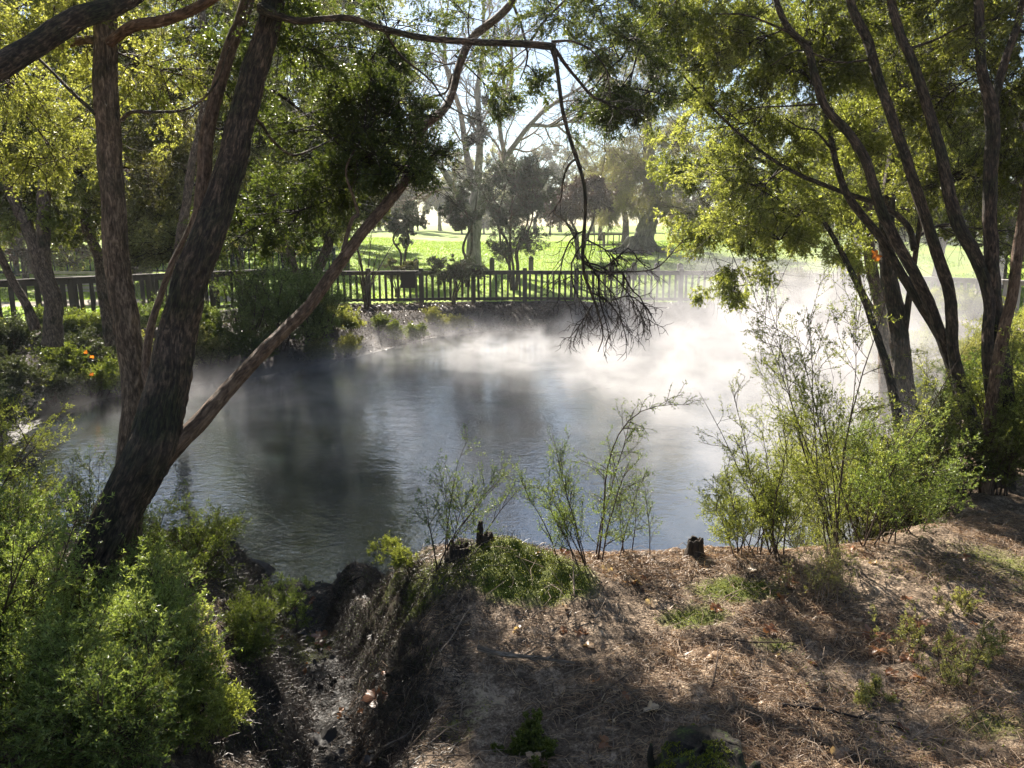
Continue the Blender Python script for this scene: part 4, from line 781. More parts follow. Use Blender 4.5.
# rocks
def rock(label, c, r, seed, mat):
    import bmesh
    bm=bmesh.new(); bmesh.ops.create_icosphere(bm,subdivisions=4,radius=1)
    V=np.array([v.co[:] for v in bm.verts]); f=1+.35*fbm(V[:,0]*1.3+seed,V[:,1]*1.3+V[:,2]*1.7,4); W=V*f[:,None]
    W=np.sign(W)*np.abs(W)**.85*np.array(r)
    for v,w_ in zip(bm.verts,W): v.co=w_
    me=bpy.data.meshes.new('rock'); bm.to_mesh(me); bm.free(); me.materials.append(mat)
    o=bpy.data.objects.new('rock',me); COL.objects.link(o); o.location=c; tag(o,label,'rock'); return o
g=ground_at(968,372); rock('squarish dark boulder on the right bank between the leaning stems',(g[0],g[1],g[2]+.22),(.42,.36,.34),3,M['rock'])
g=ground_at(700,548)
# ------------------------------------------------------------------ shrubs
def shrub(name, label, bases, leafm, hgt, n, lean=(0,0), spread=.25, L=.02, W=.007, nb=9, tw=5, per=10, stem=.008, curve_=.12, cat='shrub', twm='twig', per2=None, tip=0, droop=0, top=1, sprig=.10, t0=.2, blen=.35, twl=.2, wig=.06):
    bases=np.array(bases,float); root=empty(name, bases.mean(0), label, cat)
    b=Buf(); i=rng.integers(0,len(bases),n); A=bases[i]+np.c_[rng.normal(0,.05,(n,2)),np.full(n,-.04)]
    H=hgt*rng.uniform(.6,1.05,n); a=rng.uniform(0,2*PI,n); s=rng.uniform(0,1,n)**.6*spread
    D=unit(np.c_[np.cos(a)*s+lean[0],np.sin(a)*s+lean[1],np.ones(n)]); P=[A]; S=A; npt=9
    for k in range(npt-1):
        D=unit(D+wig*rng.normal(size=D.shape)+np.array([lean[0],lean[1],0])*.06+np.array([0,0,-curve_*.3*(k/npt)**2*4])); S=S+D*(H/(npt-1))[:,None]; P.append(S)
    P=np.stack(P,1); tubes(b,P,taper(n,npt,stem,stem*.25),6)
    B=shoots(P,nb,t0,1,H*blen,.7,(lean[0]*.1,lean[1]*.1,.05+droop),.1,6); tubes(b,B,taper(len(B),6,stem*.35,.0010),4)
    T=shoots(B,tw,.15,1,twl,.65,(0,0,.05+droop),.1,4); tubes(b,T,taper(len(T),4,.0012,.0006),3)
    S_=shoots(T,3,.2,1,sprig*.6,.7,(0,0,.04+droop),.1,3)
    leaves(b,T,per,L,W,.85,.05,1); leaves(b,S_,per,L,W,.85,.05,1); leaves(b,B,per,L,W,.8,.4,1)
    b.build('foliage',[M[twm],leafm],root); return root
G=ground_at
def gp(x,y): return (x,y,gz(x,y))
# left foreground mass
shrub('kanuka_shrub','dense bright green kanuka shrub filling the lower left corner',[gp(-2.35,3.0),gp(-2.1,2.7),gp(-1.95,2.35),gp(-2.6,3.4)],M['leaf_bush'],.95,46,spread=.5,nb=11,tw=6,per=11,L=.016,W=.0048)
shrub('kanuka_shrub','tall kanuka shrub with pale tips at the left edge above the corner shrub',[gp(-3.0,3.9),gp(-3.1,3.7),gp(-2.8,3.6)],M['leaf_fresh'],1.5,26,spread=.38,lean=(-.02,.0),nb=11,tw=6,per=11,L=.016,W=.0048)
shrub('kanuka_shrub','pale silvery-tipped kanuka shrub climbing in front of the leaning dark trunk',[gp(-1.62,3.15),gp(-1.5,3.0),gp(-1.75,3.4)],M['leaf_bush'],.46,16,spread=.4,nb=10,tw=6,per=11,L=.016,W=.005)
shrub('kanuka_shrub','low kanuka shrub with yellow-green shoots beside the muddy gully',[gp(-1.30,2.75),gp(-1.42,2.9),gp(-1.2,2.6)],M['leaf_fresh'],.34,20,spread=.7,nb=8,tw=5,per=9,L=.016,W=.005,sprig=.07,twl=.08,stem=.004)
shrub('kanuka_shrub','shaded kanuka shrub on the left hummock by the water',[gp(-2.2,4.7),gp(-2.4,4.9),gp(-1.95,4.6),gp(-1.9,4.3)],M['leaf_deep'],.42,18,spread=.8,nb=9,tw=5,per=8,L=.016,W=.005,twl=.13,stem=.005)
shrub('kanuka_shrub','small light sprigs growing on the brow of the left hummock',[gp(-1.55,5.0),gp(-1.65,4.8)],M['leaf_bush'],.32,8,spread=.7,nb=6,tw=4,per=8,L=.015,W=.005,twl=.08,stem=.003,sprig=.06)
shrub('kanuka_shrub','airy dark twiggy shrub behind the leaning trunk against the water',[gp(-3.2,5.4),gp(-2.9,5.6),gp(-3.6,5.3)],M['leaf_deep'],.75,20,spread=.5,nb=8,tw=4,per=6,L=.018,W=.005,twl=.16,stem=.005)
shrub('kanuka_shrub','grey-green shrub low on the left bank beyond the straight trunk',[gp(-4.6,5.6),gp(-5.2,5.9),gp(-4.2,5.4)],M['leaf_deep'],.6,26,spread=.6,nb=9,tw=5,per=7,L=.022,W=.008)
# centre saplings
g=G(440,566); shrub('sapling','small leafy kanuka sapling left of the mossy stump',[g],M['leaf_bush'],.72,7,lean=(.12,0),spread=.35,nb=9,tw=4,per=6,L=.014,W=.0042,stem=.005,twl=.15)
g=G(418,568); shrub('sapling','low yellow-green sprig reaching left from the sapling by the mossy stump',[g],M['leaf_fresh'],.34,4,lean=(-.7,0),spread=.3,nb=7,tw=4,per=9,L=.016,W=.006,stem=.004,twl=.07,sprig=.06)
g=G(575,562); shrub('sapling','thin upright sapling fanning over the water at the bank edge, left of the arching one',[g,(g[0]+.06,g[1],g[2])],M['leaf_bush'],.80,7,lean=(-.22,0),spread=.2,nb=13,tw=4,per=5,L=.013,W=.004,stem=.0045,curve_=0,twl=.10,blen=.28)
g=G(598,561); s3=shrub('sapling','arching sapling whose tip bends right above the water at mid bank',[g],M['leaf_bush'],1.0,2,lean=(.06,0),spread=.05,nb=18,tw=4,per=6,L=.013,W=.0045,stem=.006,curve_=0,twl=.11,blen=.25)
cv=resample(np.array([g,at(603,520,g[1]),at(607,470,g[1]),at(620,432,g[1]),at(640,412,g[1]+.05),at(665,405,g[1]+.1),at(688,405,g[1]+.12)]),14)
b=Buf(); tubes(b,cv[None],taper(1,14,.007,.0015),6); B=shoots(cv[None],34,.12,1,.24,.8,(0,0,-.14),.1,6); tubes(b,B,taper(len(B),6,.002,.0008),4)
T=shoots(B,6,.1,1,.07,.7,(0,0,-.06),.1,3); tubes(b,T,taper(len(T),3,.0009,.0005),3); leaves(b,T,7,.013,.0045,.8,.1,1); leaves(b,B,8,.013,.0045,.8,.2,1)
b.build('arching_stem',[M['twig'],M['leaf_bush']],s3)
g=G(634,560); shrub('sapling','slight upright sapling right of the arching one at the bank edge',[g],M['leaf_bush'],.62,5,spread=.18,nb=9,tw=3,per=5,L=.012,W=.004,stem=.004,twl=.08,blen=.25)
g=G(740,556); shrub('kanuka_shrub','yellow-green feathery shrub just right of the small broken stump',[g,(g[0]+.15,g[1]+.05,g[2])],M['leaf_fresh'],.66,18,spread=.45,nb=10,tw=5,per=8,L=.014,W=.0045,stem=.004,twl=.12)
g=G(775,556); shrub('kanuka_shrub','slender long-stemmed shrub leaning left over the steaming water',[g],M['leaf_fresh'],1.2,6,lean=(-.22,.05),spread=.15,nb=9,tw=3,per=5,L=.014,W=.0045,stem=.005,twl=.12,blen=.2,curve_=0)
g=G(835,560); g2=G(800,548); g3=G(860,545); g4=G(820,530)
shrub('kanuka_shrub','tall feathery light green kanuka shrub at the right of the bank',[g,g2,g3,g4],M['leaf_fresh'],2.0,24,stem=.0055,spread=.46,nb=12,tw=5,per=9,L=.016,W=.0052,twl=.2,lean=(-.03,0),curve_=0,blen=.27,t0=.1)
shrub('kanuka_shrub','dense middle-green shrub low in front of the leaning stems',[G(880,545),G(910,530),G(865,530)],M['leaf_bush'],.85,20,stem=.005,spread=.7,nb=11,tw=6,per=9,L=.016,W=.0055,lean=(0.02,0))
shrub('kanuka_shrub','sprawling green shrub at the foot of the right-edge trunks',[G(960,500),G(940,505),G(990,495),(3.6,6.6,gz(3.6,6.6))],M['leaf_kanuka'],.9,36,spread=.5,nb=10,tw=5,per=8,L=.02,W=.007)
shrub('kanuka_shrub','round grey-green shrub between the tall feathery shrub and the right trunks',[(3.0,6.2,gz(3.0,6.2)),(3.3,6.7,gz(3.3,6.7)),(2.7,6.0,gz(2.7,6.0))],M['leaf_kanuka'],1.25,40,spread=.6,nb=11,tw=6,per=9,L=.018,W=.006,twl=.2)
shrub('kanuka_shrub','leafy shrub hanging into view at the right edge below the trunks',[(4.3,5.6,gz(4.3,5.6)),(4.6,5.9,gz(4.6,5.9))],M['leaf_fresh'],1.15,24,lean=(-.2,0),spread=.3,nb=9,tw=5,per=8,L=.02,W=.007)
g=G(822,598); shrub('grey_sprig','fine grey-leaved upright sprigs in front of the tall feathery shrub',[g,(g[0]+.08,g[1],g[2]),(g[0]-.08,g[1],g[2])],M['leaf_olive'],.36,16,spread=.25,nb=9,tw=3,per=5,L=.008,W=.003,stem=.0025,twl=.05,sprig=.05,twm='twig_pale')
for (x_,y_,h_,lb) in [(906,650,.22,'silver-leaved seedling left of the dead brown fern patch'),(950,690,.24,'pale green seedling clump in the dry grass at lower right'),(985,660,.16,'small seedling near the right edge among dry needles'),(958,612,.14,'lone silvery seedling above the dry slope'),(868,700,.10,'tiny seedling in the middle of the dry slope')]:
    g=G(x_,y_); shrub('seedling',lb,[g,(g[0]+.05,g[1]+.03,g[2]),(g[0]-.04,g[1]-.02,g[2])],M['leaf_olive'],h_,10,spread=.4,nb=7,tw=2,per=5,L=.010,W=.004,stem=.002,twl=.03,sprig=.03,cat='seedling')
g=G(540,752); shrub('fern','small mossy fern tuft at the bottom edge left of the near stump',[g,(g[0]-.04,g[1],g[2])],M['leaf_fresh'],.10,22,spread=1.2,nb=8,tw=4,per=8,L=.011,W=.006,stem=.0025,twl=.025,sprig=.02,cat='fern')
# bank shrubs further off
shrub('bank_shrub','dark green bushy shrub on the left bank in front of the brown fence',[(-8.6,14.9,gz(-8.6,14.9)),(-9.6,14.4,gz(-9.6,14.4)),(-7.9,15.2,gz(-7.9,15.2))],M['leaf_blue'],.8,44,spread=.7,nb=10,tw=5,per=6,L=.05,W=.022,twl=.3,stem=.014)
shrub('bank_shrub','sunlit yellowish shrub with a few orange leaves on the left bank',[(-7.0,16.2,gz(-7.0,16.2)),(-7.6,15.8,gz(-7.6,15.8)),(-6.6,16.6,gz(-6.6,16.6))],M['leaf_olive'],.75,34,spread=.7,nb=9,tw=5,per=5,L=.045,W=.02,twl=.25,stem=.010)
shrub('bank_shrub','large soft grey-green shrub on the left bank right of the leaning dark trunk',[(-5.6,18.2,gz(-5.6,18.2)),(-4.8,18.9,gz(-4.8,18.9)),(-6.2,17.8,gz(-6.2,17.8)),(-5.2,19.4,gz(-5.2,19.4))],M['leaf_bush'],1.9,60,spread=.5,nb=11,tw=6,per=6,L=.045,W=.018,twl=.35,stem=.016)
shrub('bank_shrub','pale low shrub at the waterline under the rising limb',[(-4.1,19.2,gz(-4.1,19.2)),(-4.6,18.2,gz(-4.6,18.2))],M['leaf_olive'],.55,24,spread=.8,nb=8,tw=4,per=5,L=.04,W=.016,twl=.2,stem=.008)
shrub('bank_shrub','leafless wiry shrub on the far bank in front of the fence',[(-4.7,24.9,gz(-4.7,24.9))],M['leaf_far'],2.9,8,spread=.5,nb=7,tw=3,per=1,L=.03,W=.01,twl=.3,stem=.03,blen=.3,twm='twig')
shrub('bank_shrub','slim leafless shrub standing before the fence under the hanging twigs',[(3.2,25.4,gz(3.2,25.4))],M['leaf_far'],2.6,7,spread=.45,nb=7,tw=3,per=1,L=.03,W=.01,twl=.3,stem=.025,blen=.3,twm='twig')
shrub('bank_shrub','yellow-leaved shrub on the right bank under the grey fence',[(11.0,20.5,gz(11.,20.5)),(12.0,19.9,gz(12.,19.9))],M['leaf_fresh'],1.0,30,spread=.6,nb=9,tw=5,per=6,L=.05,W=.022,twl=.3,stem=.012)
shrub('bank_shrub','green shrub in the steam on the far right shore',[(9.2,24.8,gz(9.2,24.8)),(10.2,23.9,gz(10.2,23.9))],M['leaf_far'],1.2,26,spread=.6,nb=9,tw=5,per=6,L=.06,W=.028,twl=.35,stem=.014)
# ------------------------------------------------------------------ stumps
def stump(name,label,c,r,h,seed,mat,spikes=(),dome=1):
    root=empty(name,c,label,'stump'); b=Buf()
    k=40; zz=np.linspace(-.1,h,16); a=np.arange(k)*2*PI/k
    R=r*(1+.45*np.exp(-np.maximum(zz,0)/(.3*h+.01)))[:,None]*(1+.30*fbm(np.cos(a)[None]*1.6+seed,np.sin(a)[None]*1.6+zz[:,None]*2,3)*2*.6)
    top=1+.5*fbm(np.cos(a)*1.4+seed+9,np.sin(a)*1.4,3)*1.6
    Zt=zz[:,None]*np.where(zz[:,None]>0,top[None],1)
    ring=np.stack([c[0]+R*np.cos(a),c[1]+R*np.sin(a),c[2]+Zt],-1)
    ins=[ring[-1]*.0+np.stack([c[0]+R[-1]*f*np.cos(a),c[1]+R[-1]*f*np.sin(a),c[2]+Zt[-1]-dz*dome],-1) for f,dz in ((.8,.02*h),(.55,.22*h),(.25,.3*h),(.01,.28*h))]
    V=np.concatenate([ring]+[q[None] for q in ins]); n=len(V); i=(np.arange(n-1)*k)[:,None]; j=np.arange(k)[None]; j2=(j+1)%k
    V=V+.03*r*rng.normal(size=V.shape)
    b.add(V,np.stack([i+j,i+j2,i+k+j2,i+k+j],-1)); b.build('wood',mat,root,tint=False)
    for q in spikes:
        b=Buf(); trunk(b,[np.array(p_) for p_ in q[0]],q[1],10,.008,.16,seed=seed+5); b.build('spike',mat,root,tint=False)
    return root
M['mould']=leaf_mat('mould',(.015,.011,.009),(.05,.035,.026),(.15,.11,.085),.15)
M['leaf_moss']=leaf_mat('leaf_moss',(.09,.10,.008),(.20,.22,.018),(.36,.38,.04),.45)
M['bark_stump']=bark_mat('rotten_stump_wood',(.008,.006,.005),(.035,.024,.017),(.10,.065,.04),.12,sx=40,sz=12,bump=.01)
M['bark_mossy']=bark_mat('mossy_stump_wood',(.005,.004,.003),(.018,.014,.010),(.05,.038,.026),.30,sx=30,sz=12,bump=.01,mosscol=(.10,.15,.018),ms=14)
c=at(463,552,4.12); c[2]=gz(c[0],c[1])-.02; ztop=c[2]
def sp_at(x_,y_): return at(x_,y_,4.12)
stump('tree_stump','broken dark stump with an upright spike on top of the mossy mound',c,.075,.075,3,M['bark_stump'],
   [([at(479,562,4.1),at(478,545,4.1),at(479,530,4.1),at(480,521,4.1)],[.024,.020,.018,.013])])
c2=at(487,556,4.1); c2[2]=gz(c2[0],c2[1])-.01; stump('tree_stump','small ragged stump piece right under the upright spike',c2,.035,.05,8,M['bark_stump'])
g=G(695,556); stump('tree_stump','short broken stump standing alone at the bank edge beside the feathery shrub',g,.045,.10,12,M['bark_stump'])
g=G(700,775); stump('tree_stump','near mossy stump cut by the bottom edge of the picture',(g[0],g[1]-.02,g[2]-.01),.135,.115,17,M['bark_mossy'],dome=-.35,spikes=
   [([at(654,775,g[1]+.03),at(650,758,g[1]+.03),at(651,744,g[1]+.03)],[.016,.013,.006]),([at(752,775,g[1]),at(757,762,g[1])],[.03,.012])])
r_=[o for o in COL.objects if o.get('label','').startswith('near mossy stump')][0]; wo_=[c_ for c_ in r_.children if c_.name.startswith('wood')][0]
co_=np.empty(len(wo_.data.vertices)*3); wo_.data.vertices.foreach_get('co',co_); co_=co_.reshape(-1,3); k_=40; nr=len(co_)//k_; G_=co_.reshape(nr,k_,3)
n=9000; i=rng.integers(6,nr-1,n); j=rng.integers(0,k_,n); u=rng.random((n,1)); v=rng.random((n,1)); j2=(j+1)%k_
A=(G_[i,j]*(1-u)+G_[i+1,j]*u)*(1-v)+(G_[i,j2]*(1-u)+G_[i+1,j2]*u)*v
A=A[fbm(A[:,0]*14+3,A[:,1]*14+A[:,2]*9,3)>-.02]; n=len(A); D=unit(rng.normal(size=(n,3))+[0,0,1])*.007
b=Buf(); tubes(b,np.stack([A,A+D*.5,A+D],1),np.repeat([[.0022,.002,.0008]],n,0),3); b.t[-1]=np.repeat(np.clip(rng.normal(.5,.25,n),0,1),6).astype(np.float32); b.build('moss',M['leaf_moss'],r_)
# ------------------------------------------------------------------ sticks
def stick(label,pts,r,mat='twig',forks=3,lift=.012):
    P=np.array([G(x_,y_)+np.array([0,0,lift+ (q[0] if q else 0)]) for x_,y_,*q in pts]); b=Buf(); P[1:-1]+=rng.normal(0,.012,P[1:-1].shape)*[1,1,.4]; cv,_=trunk(b,P,np.linspace(r,r*.35,len(P)),10,.012,.22,seed=rng.integers(99))
    S=shoots(resample(cv,10)[None],forks,.1,.9,.12,.6,(0,0,.02),.15,5); tubes(b,S,taper(len(S),5,r*.4,r*.15),4)
    o=b.build('fallen_branch',M[mat]); return tag(o,label,'branch')
stick('thick dark dead branch with a grey end lying below the mossy mound',[(478,655),(500,660),(530,665),(575,672)],.015,'bark_dead',5,.035)
stick('long thin bare stem lying level across the dry slope',[(722,643),(765,645),(800,643),(846,640)],.004,'twig',2)
stick('dark rotting stick lying near the bottom right on dry needles',[(782,708),(820,716),(860,722),(905,732)],.009,'twig_dark',4)
stick('pale bent twig standing at the right foot of the mossy mound',[(574,597,0),(575,585,.03),(573,575,.07)],.006,'twig_pale',1,0)
stick('pale bare twig leaning over the dark hollow of the mound',[(440,655,0),(455,640,.02),(470,622,.05),(505,593,.04)],.004,'twig_pale',2)
stick('forked grey stick lying in the gully beside the bottom edge',[(372,765),(392,750),(410,738),(420,725)],.007,'bark_dead',3,.02)
stick('slender pale stem bowed at the bottom edge left of the fern tuft',[(470,720),(488,740),(498,762)],.003,'twig_pale',1,.02)
stick('thin twig lying slantwise in the middle of the dry slope',[(595,705),(618,690),(640,672)],.004,'twig',3)
stick('thin dry twig lying at the right edge of the dry slope',[(960,620),(985,640),(1010,655)],.005,'twig_pale',3)
stick('short stick poking up out of the sunlit dry grass at centre right',[(712,690,0),(714,672,.04),(718,655,.08)],.005,'twig',2,0)
stick('dark twig lying on the water-worn mud where the gully meets the pond',[(350,588),(362,580),(372,572)],.007,'twig_dark',3,.03)
stick('curved root-like branch lying on the left hummock',[(215,655),(240,640),(262,650),(280,670)],.008,'twig',3,.03)
# ------------------------------------------------------------------ fallen leaves
def leaf_mesh(seed,lobed=True):
    r_=np.random.default_rng(seed); k=40; a=np.linspace(0,2*PI,k,endpoint=False)
    rad=.55+.45*np.abs(np.cos(2.5*a))**.7 if lobed else .55+.35*np.abs(np.cos(a))
    rad=rad*(1+.06*r_.normal(size=k)); V=[]; 
    for f in (.02,.35,.7,1.): V.append(np.stack([np.cos(a)*rad*f,np.sin(a)*rad*f*.85,.22*(f*rad)**2*np.sin(a*2+seed)+.18*f*f*np.cos(3*a+seed)],-1))
    V=np.concatenate(V)*.05; i=(np.arange(3)*k)[:,None]; j=np.arange(k)[None]; b=Buf(); b.add(V,np.stack([i+j,i+(j+1)%k,i+k+(j+1)%k,i+k+j],-1),tint=.5+.3*r_.normal())
    st=np.array([[(-.01,0,0),(-.035,0,.004),(-.065,.005,.012)]]); tubes(b,st,taper(1,3,.0014,.001),4); return b
protos=[]
for k_ in range(6):
    for mt in ('leaf_brown','leaf_dry'): protos.append((k_,mt))
meshes={}
def fallen(x,y,s,mt,lab,grp,k_,lift=.012):
    key=(k_,mt)
    if key not in meshes: o=leaf_mesh(k_).build('fallen_leaf',M[mt]); meshes[key]=o.data
    else: o=bpy.data.objects.new('fallen_leaf',meshes[key]); COL.objects.link(o)
    o.location=(x,y,gz(x,y)+lift); o.rotation_euler=(rng.normal(0,.35),rng.normal(0,.35),rng.uniform(0,6.28)); o.scale=(s,s,s); tag(o,lab,'leaf',grp)
for i in range(70):
    x_=rng.uniform(-.1,2.9); y_=rng.uniform(2.0,4.6)
    fallen(x_,y_,rng.uniform(.35,.85),protos[i%12][1],'curled brown dead leaf lying among dry needles on the sunny slope','dead leaves scattered on the dry slope',protos[i%12][0])
for i in range(90):
    t=rng.uniform(0,1); y_=2.4+t*3.9; x_=np.interp(y_,GUL[::-1,1],GUL[::-1,0])+rng.normal(0,.16)
    fallen(x_,y_,rng.uniform(.35,1.0),['leaf_wet','leaf_brown'][i%4==0],'dark wet leaf lying in the muddy gully','wet leaves lining the gully',i%6) if False else None
M['leaf_wet']=leaf_mat('leaf_wet',(.012,.010,.009),(.035,.030,.027),(.08,.07,.065),.1,.6)
for i in range(120):
    t=rng.uniform(0,1)**1.2; y_=2.5+t*3.9; x_=np.interp(y_,GUL[::-1,1],GUL[::-1,0])+rng.normal(0,.15)
    fallen(x_,y_,rng.uniform(.3,.85),'leaf_wet' if i%5 else 'leaf_brown','dark wet leaf lying in the muddy gully' if i%5 else 'reddish brown leaf lying in the muddy gully','wet leaves lining the gully' if i%5 else 'brown leaves lining the gully',i%6)
for (px_i,py_i,s,mt,lab) in [(788,588,1.2,'leaf_brown','large orange-brown leaf below the grey sprigs'),(783,603,1.0,'leaf_brown','rusty curled leaf left of the grey sprigs'),(918,628,1.2,'leaf_brown','large red-brown leaf beside the silver seedling'),(875,640,1.4,'leaf_brown','dark curled leaf in the dead fern patch'),(878,655,1.0,'leaf_brown','rusty leaf at the foot of the dead fern patch'),(320,640,1.5,'leaf_brown','big red-brown leaf at the top of the gully'),(375,705,1.5,'leaf_brown','big tawny leaf hanging on the gully wall'),(322,745,1.7,'leaf_wet','large slate-grey leaf at the bottom of the gully'),(710,660,.8,'leaf_dry','pale leaf in the middle of the sunny slope'),(770,634,.8,'leaf_brown','brown leaf above the long thin stem'),(565,612,.5,'leaf_dry','small pale leaf right of the mossy mound'),(635,588,.8,'leaf_dry','light tan leaf on the slope below the saplings')]:
    g=G(px_i,py_i); fallen(g[0],g[1],s,mt,lab,None,3,.02)
p_=at(876,255,6.6); o=leaf_mesh(2).build('autumn_leaf',M['leaf_autumn']); o.location=p_; o.rotation_euler=(1.2,.2,.3); o.scale=(1.2,1.2,1.2); tag(o,'bright orange dead leaf caught on a leaning stem at right','leaf')
for x_,y_,Y_ in ((86,352,14.2),(92,357,14.2),(92,374,14.0)):
    p_=at(x_,y_,Y_); o=leaf_mesh(3).build('autumn_leaf',M['leaf_autumn']); o.location=p_; o.rotation_euler=(1.2,.2,rng.uniform(0,3)); o.scale=(.9,.9,.9); tag(o,'red-orange leaf in the sunlit shrub on the left bank','leaf','red-orange leaves in the left bank shrub')
# ------------------------------------------------------------------ needle litter, moss tufts
def litter(name,label,n,xr,yr,Lr,Wd,mat,mask=None,stand=.12,cat='litter',rnd=False,walls=False):
    x=rng.uniform(*xr,n); y=rng.uniform(*yr,n)
    keep=pond_sd(x,y)>.12
    sl_=np.hypot(height(x+.03,y)-height(x-.03,y),height(x,y+.03)-height(x,y-.03))/.06; keep&=(rng.random(n)>.8*sstep(.8,1.6,sl_)) if not walls else (rng.random(n)<sstep(.5,1.1,sl_))
    if mask is not None: keep&=rng.random(n)<mask(x,y)
    x=x[keep]; y=y[keep]; n=len(x); z=height(x,y); e=.01
    a=rng.uniform(0,2*PI,n); L=rng.uniform(*Lr,n); d=np.c_[np.cos(a),np.sin(a)]
    zx=height(x+d[:,0]*L,y+d[:,1]*L); D=np.c_[d*L[:,None],zx-z]; D[:,2]+=np.abs(rng.normal(0,stand,n))*L; D[:,2]=np.clip(D[:,2],-2.5*L,2.5*L)
    if rnd: D=unit(rng.normal(size=(n,3))*[1,1,.7]+[0,0,.5])*L[:,None]
    A=np.c_[x,y,z+rng.uniform(.001,.012,n)]; cvx=np.cross(D,[0,0,1]); cvx=unit(cvx)
    mid=A+D*.5+cvx*(rng.normal(0,.12,n)*L)[:,None]+np.array([0,0,1])*(np.abs(rng.normal(0,.1,n))*L)[:,None]
    dn=D/np.linalg.norm(D,axis=1,keepdims=True)*L[:,None]; mid=A+dn*.5+(mid-A-D*.5); P=np.stack([A,mid,A+dn],1); b=Buf(); tubes(b,P,np.repeat((Wd*rng.uniform(.6,1.4,n))[:,None],3,1)*np.array([1,.9,.4]),3,0,tint=.5)
    b.t[-1]=np.repeat(np.clip(rng.normal(.5,.22,n),0,1),6).astype(np.float32)
    return tag(b.build(name,mat),label,cat,kind='stuff')
sunny=lambda x,y: .35+.65*sstep(-.2,.9,x)
litter('needle_litter','dry brown needles and twiglets covering the near bank',170000,(-.75,4.4),(1.7,5.4),(.02,.06),.0014,M['leaf_dry'],lambda x,y:(.12+.88*sstep(-.35,.8,x))*sstep(-.16,.10,fbm(x*1.9+31,y*1.9,4))**.7*np.clip(1-1.9*moss_at(x,y),0,1))
litter('twig_litter','thin dead twigs strewn over the near bank and gully sides',6500,(-.9,4.2),(1.7,5.6),(.06,.24),.0019,M['twig_pale'],lambda x,y:.35+.5*fbm(x*2,y*2,2)+.2,stand=.1)
litter('leaf_mould','dark broken leaf mould covering the gully and left hummock',60000,(-3.4,-.2),(2.0,6.6),(.012,.04),.0018,M['mould'],None)
dens_=lambda x,y:np.clip(moss_at(x,y)*2.2-.9,0,1)
litter('moss_cover','short green moss on the mound and in patches on the bank',260000,(-2.6,4.0),(1.9,5.4),(.003,.007),.0028,M['leaf_moss'],dens_,stand=1.2,cat='moss',rnd=True)
tuftm=lambda x,y:np.clip(3.2*fbm(x*1.4+20,y*1.4,3)+.1,0,1)*sstep(.9,1.8,x)
litter('dry_grass','tufts of dry straw-coloured grass on the lower right slope',9000,(.8,4.0),(1.9,4.3),(.04,.11),.0011,M['leaf_dry'],tuftm,stand=.9,cat='grass')
tg=lambda x,y:np.clip(3*fbm(x*1.7+70,y*1.7,3),0,1)
litter('green_herbs','low green herbs dotted over the right bank',16000,(1.2,4.6),(2.0,5.6),(.008,.022),.0022,M['leaf_moss'],tg,stand=.8,cat='herbs')
litter('root_tangle','tangle of dark fine roots and dead twigs hanging on the gully walls',60000,(-2.6,.2),(2.0,6.4),(.02,.09),.0014,M['mould'],None,cat='roots',rnd=True,walls=True)
litter('wall_moss','dark moss clinging to the gully walls',60000,(-2.4,.2),(2.4,6.2),(.004,.010),.0026,M['leaf_deep'],lambda x,y:np.clip(3*fbm(x*2.7+11,y*2.7,3)+.15,0,1),cat='moss',rnd=True,walls=True)
# far bank leaf litter
x=rng.uniform(-8,10,42000); y=rng.uniform(18,27,42000); d_=pond_sd(x,y); k_=(d_>.1)&(y<np.interp(x,fence_line[:,0],fence_line[:,1])+.4); x=x[k_];y=y[k_]
A=np.c_[x,y,height(x,y)+.01]; n=len(x); b=Buf(); leaves(b,np.stack([A,A+rng.normal(0,.04,(n,3))*[1,1,.3]],1),1,.07,.05,mat=0,flat=.5)
tag(b.build('bank_leaf_litter',M['mould']),'fallen leaves covering the far bank below the fence','leaf litter',kind='stuff')
# lawn grass blades near the fence line
n=120000; x=rng.uniform(-22,22,n); y=rng.uniform(20,58,n)**1.0; k_=(y>np.interp(x,fence_line[:,0],fence_line[:,1])+.6)&(np.abs(x)<y*.75)&(np.abs((y-24.3)-.35*(x+12))>1.1); x=x[k_];y=y[k_];n=len(x)
A=np.c_[x,y,height(x,y)]; b=Buf(); w_=rng.normal(0,.02,(n,3)); w_[:,2]=0; u_=unit(w_)*.016; tip=A+np.c_[rng.normal(0,.03,(n,2)),rng.uniform(.03,.07,n)]
b.add(np.stack([A-u_,A+u_,tip+u_*.6,tip-u_*.6],1),np.arange(n*4).reshape(n,4),tint=np.clip(rng.normal(.5,.2,n),0,1),smooth=False)
M['lawn']=leaf_mat('lawn_blades',(.09,.17,.014),(.18,.29,.022),(.28,.38,.04),.55)
tag(b.build('lawn_grass',M['lawn']),'short sunlit grass on the park lawn','grass',kind='stuff')
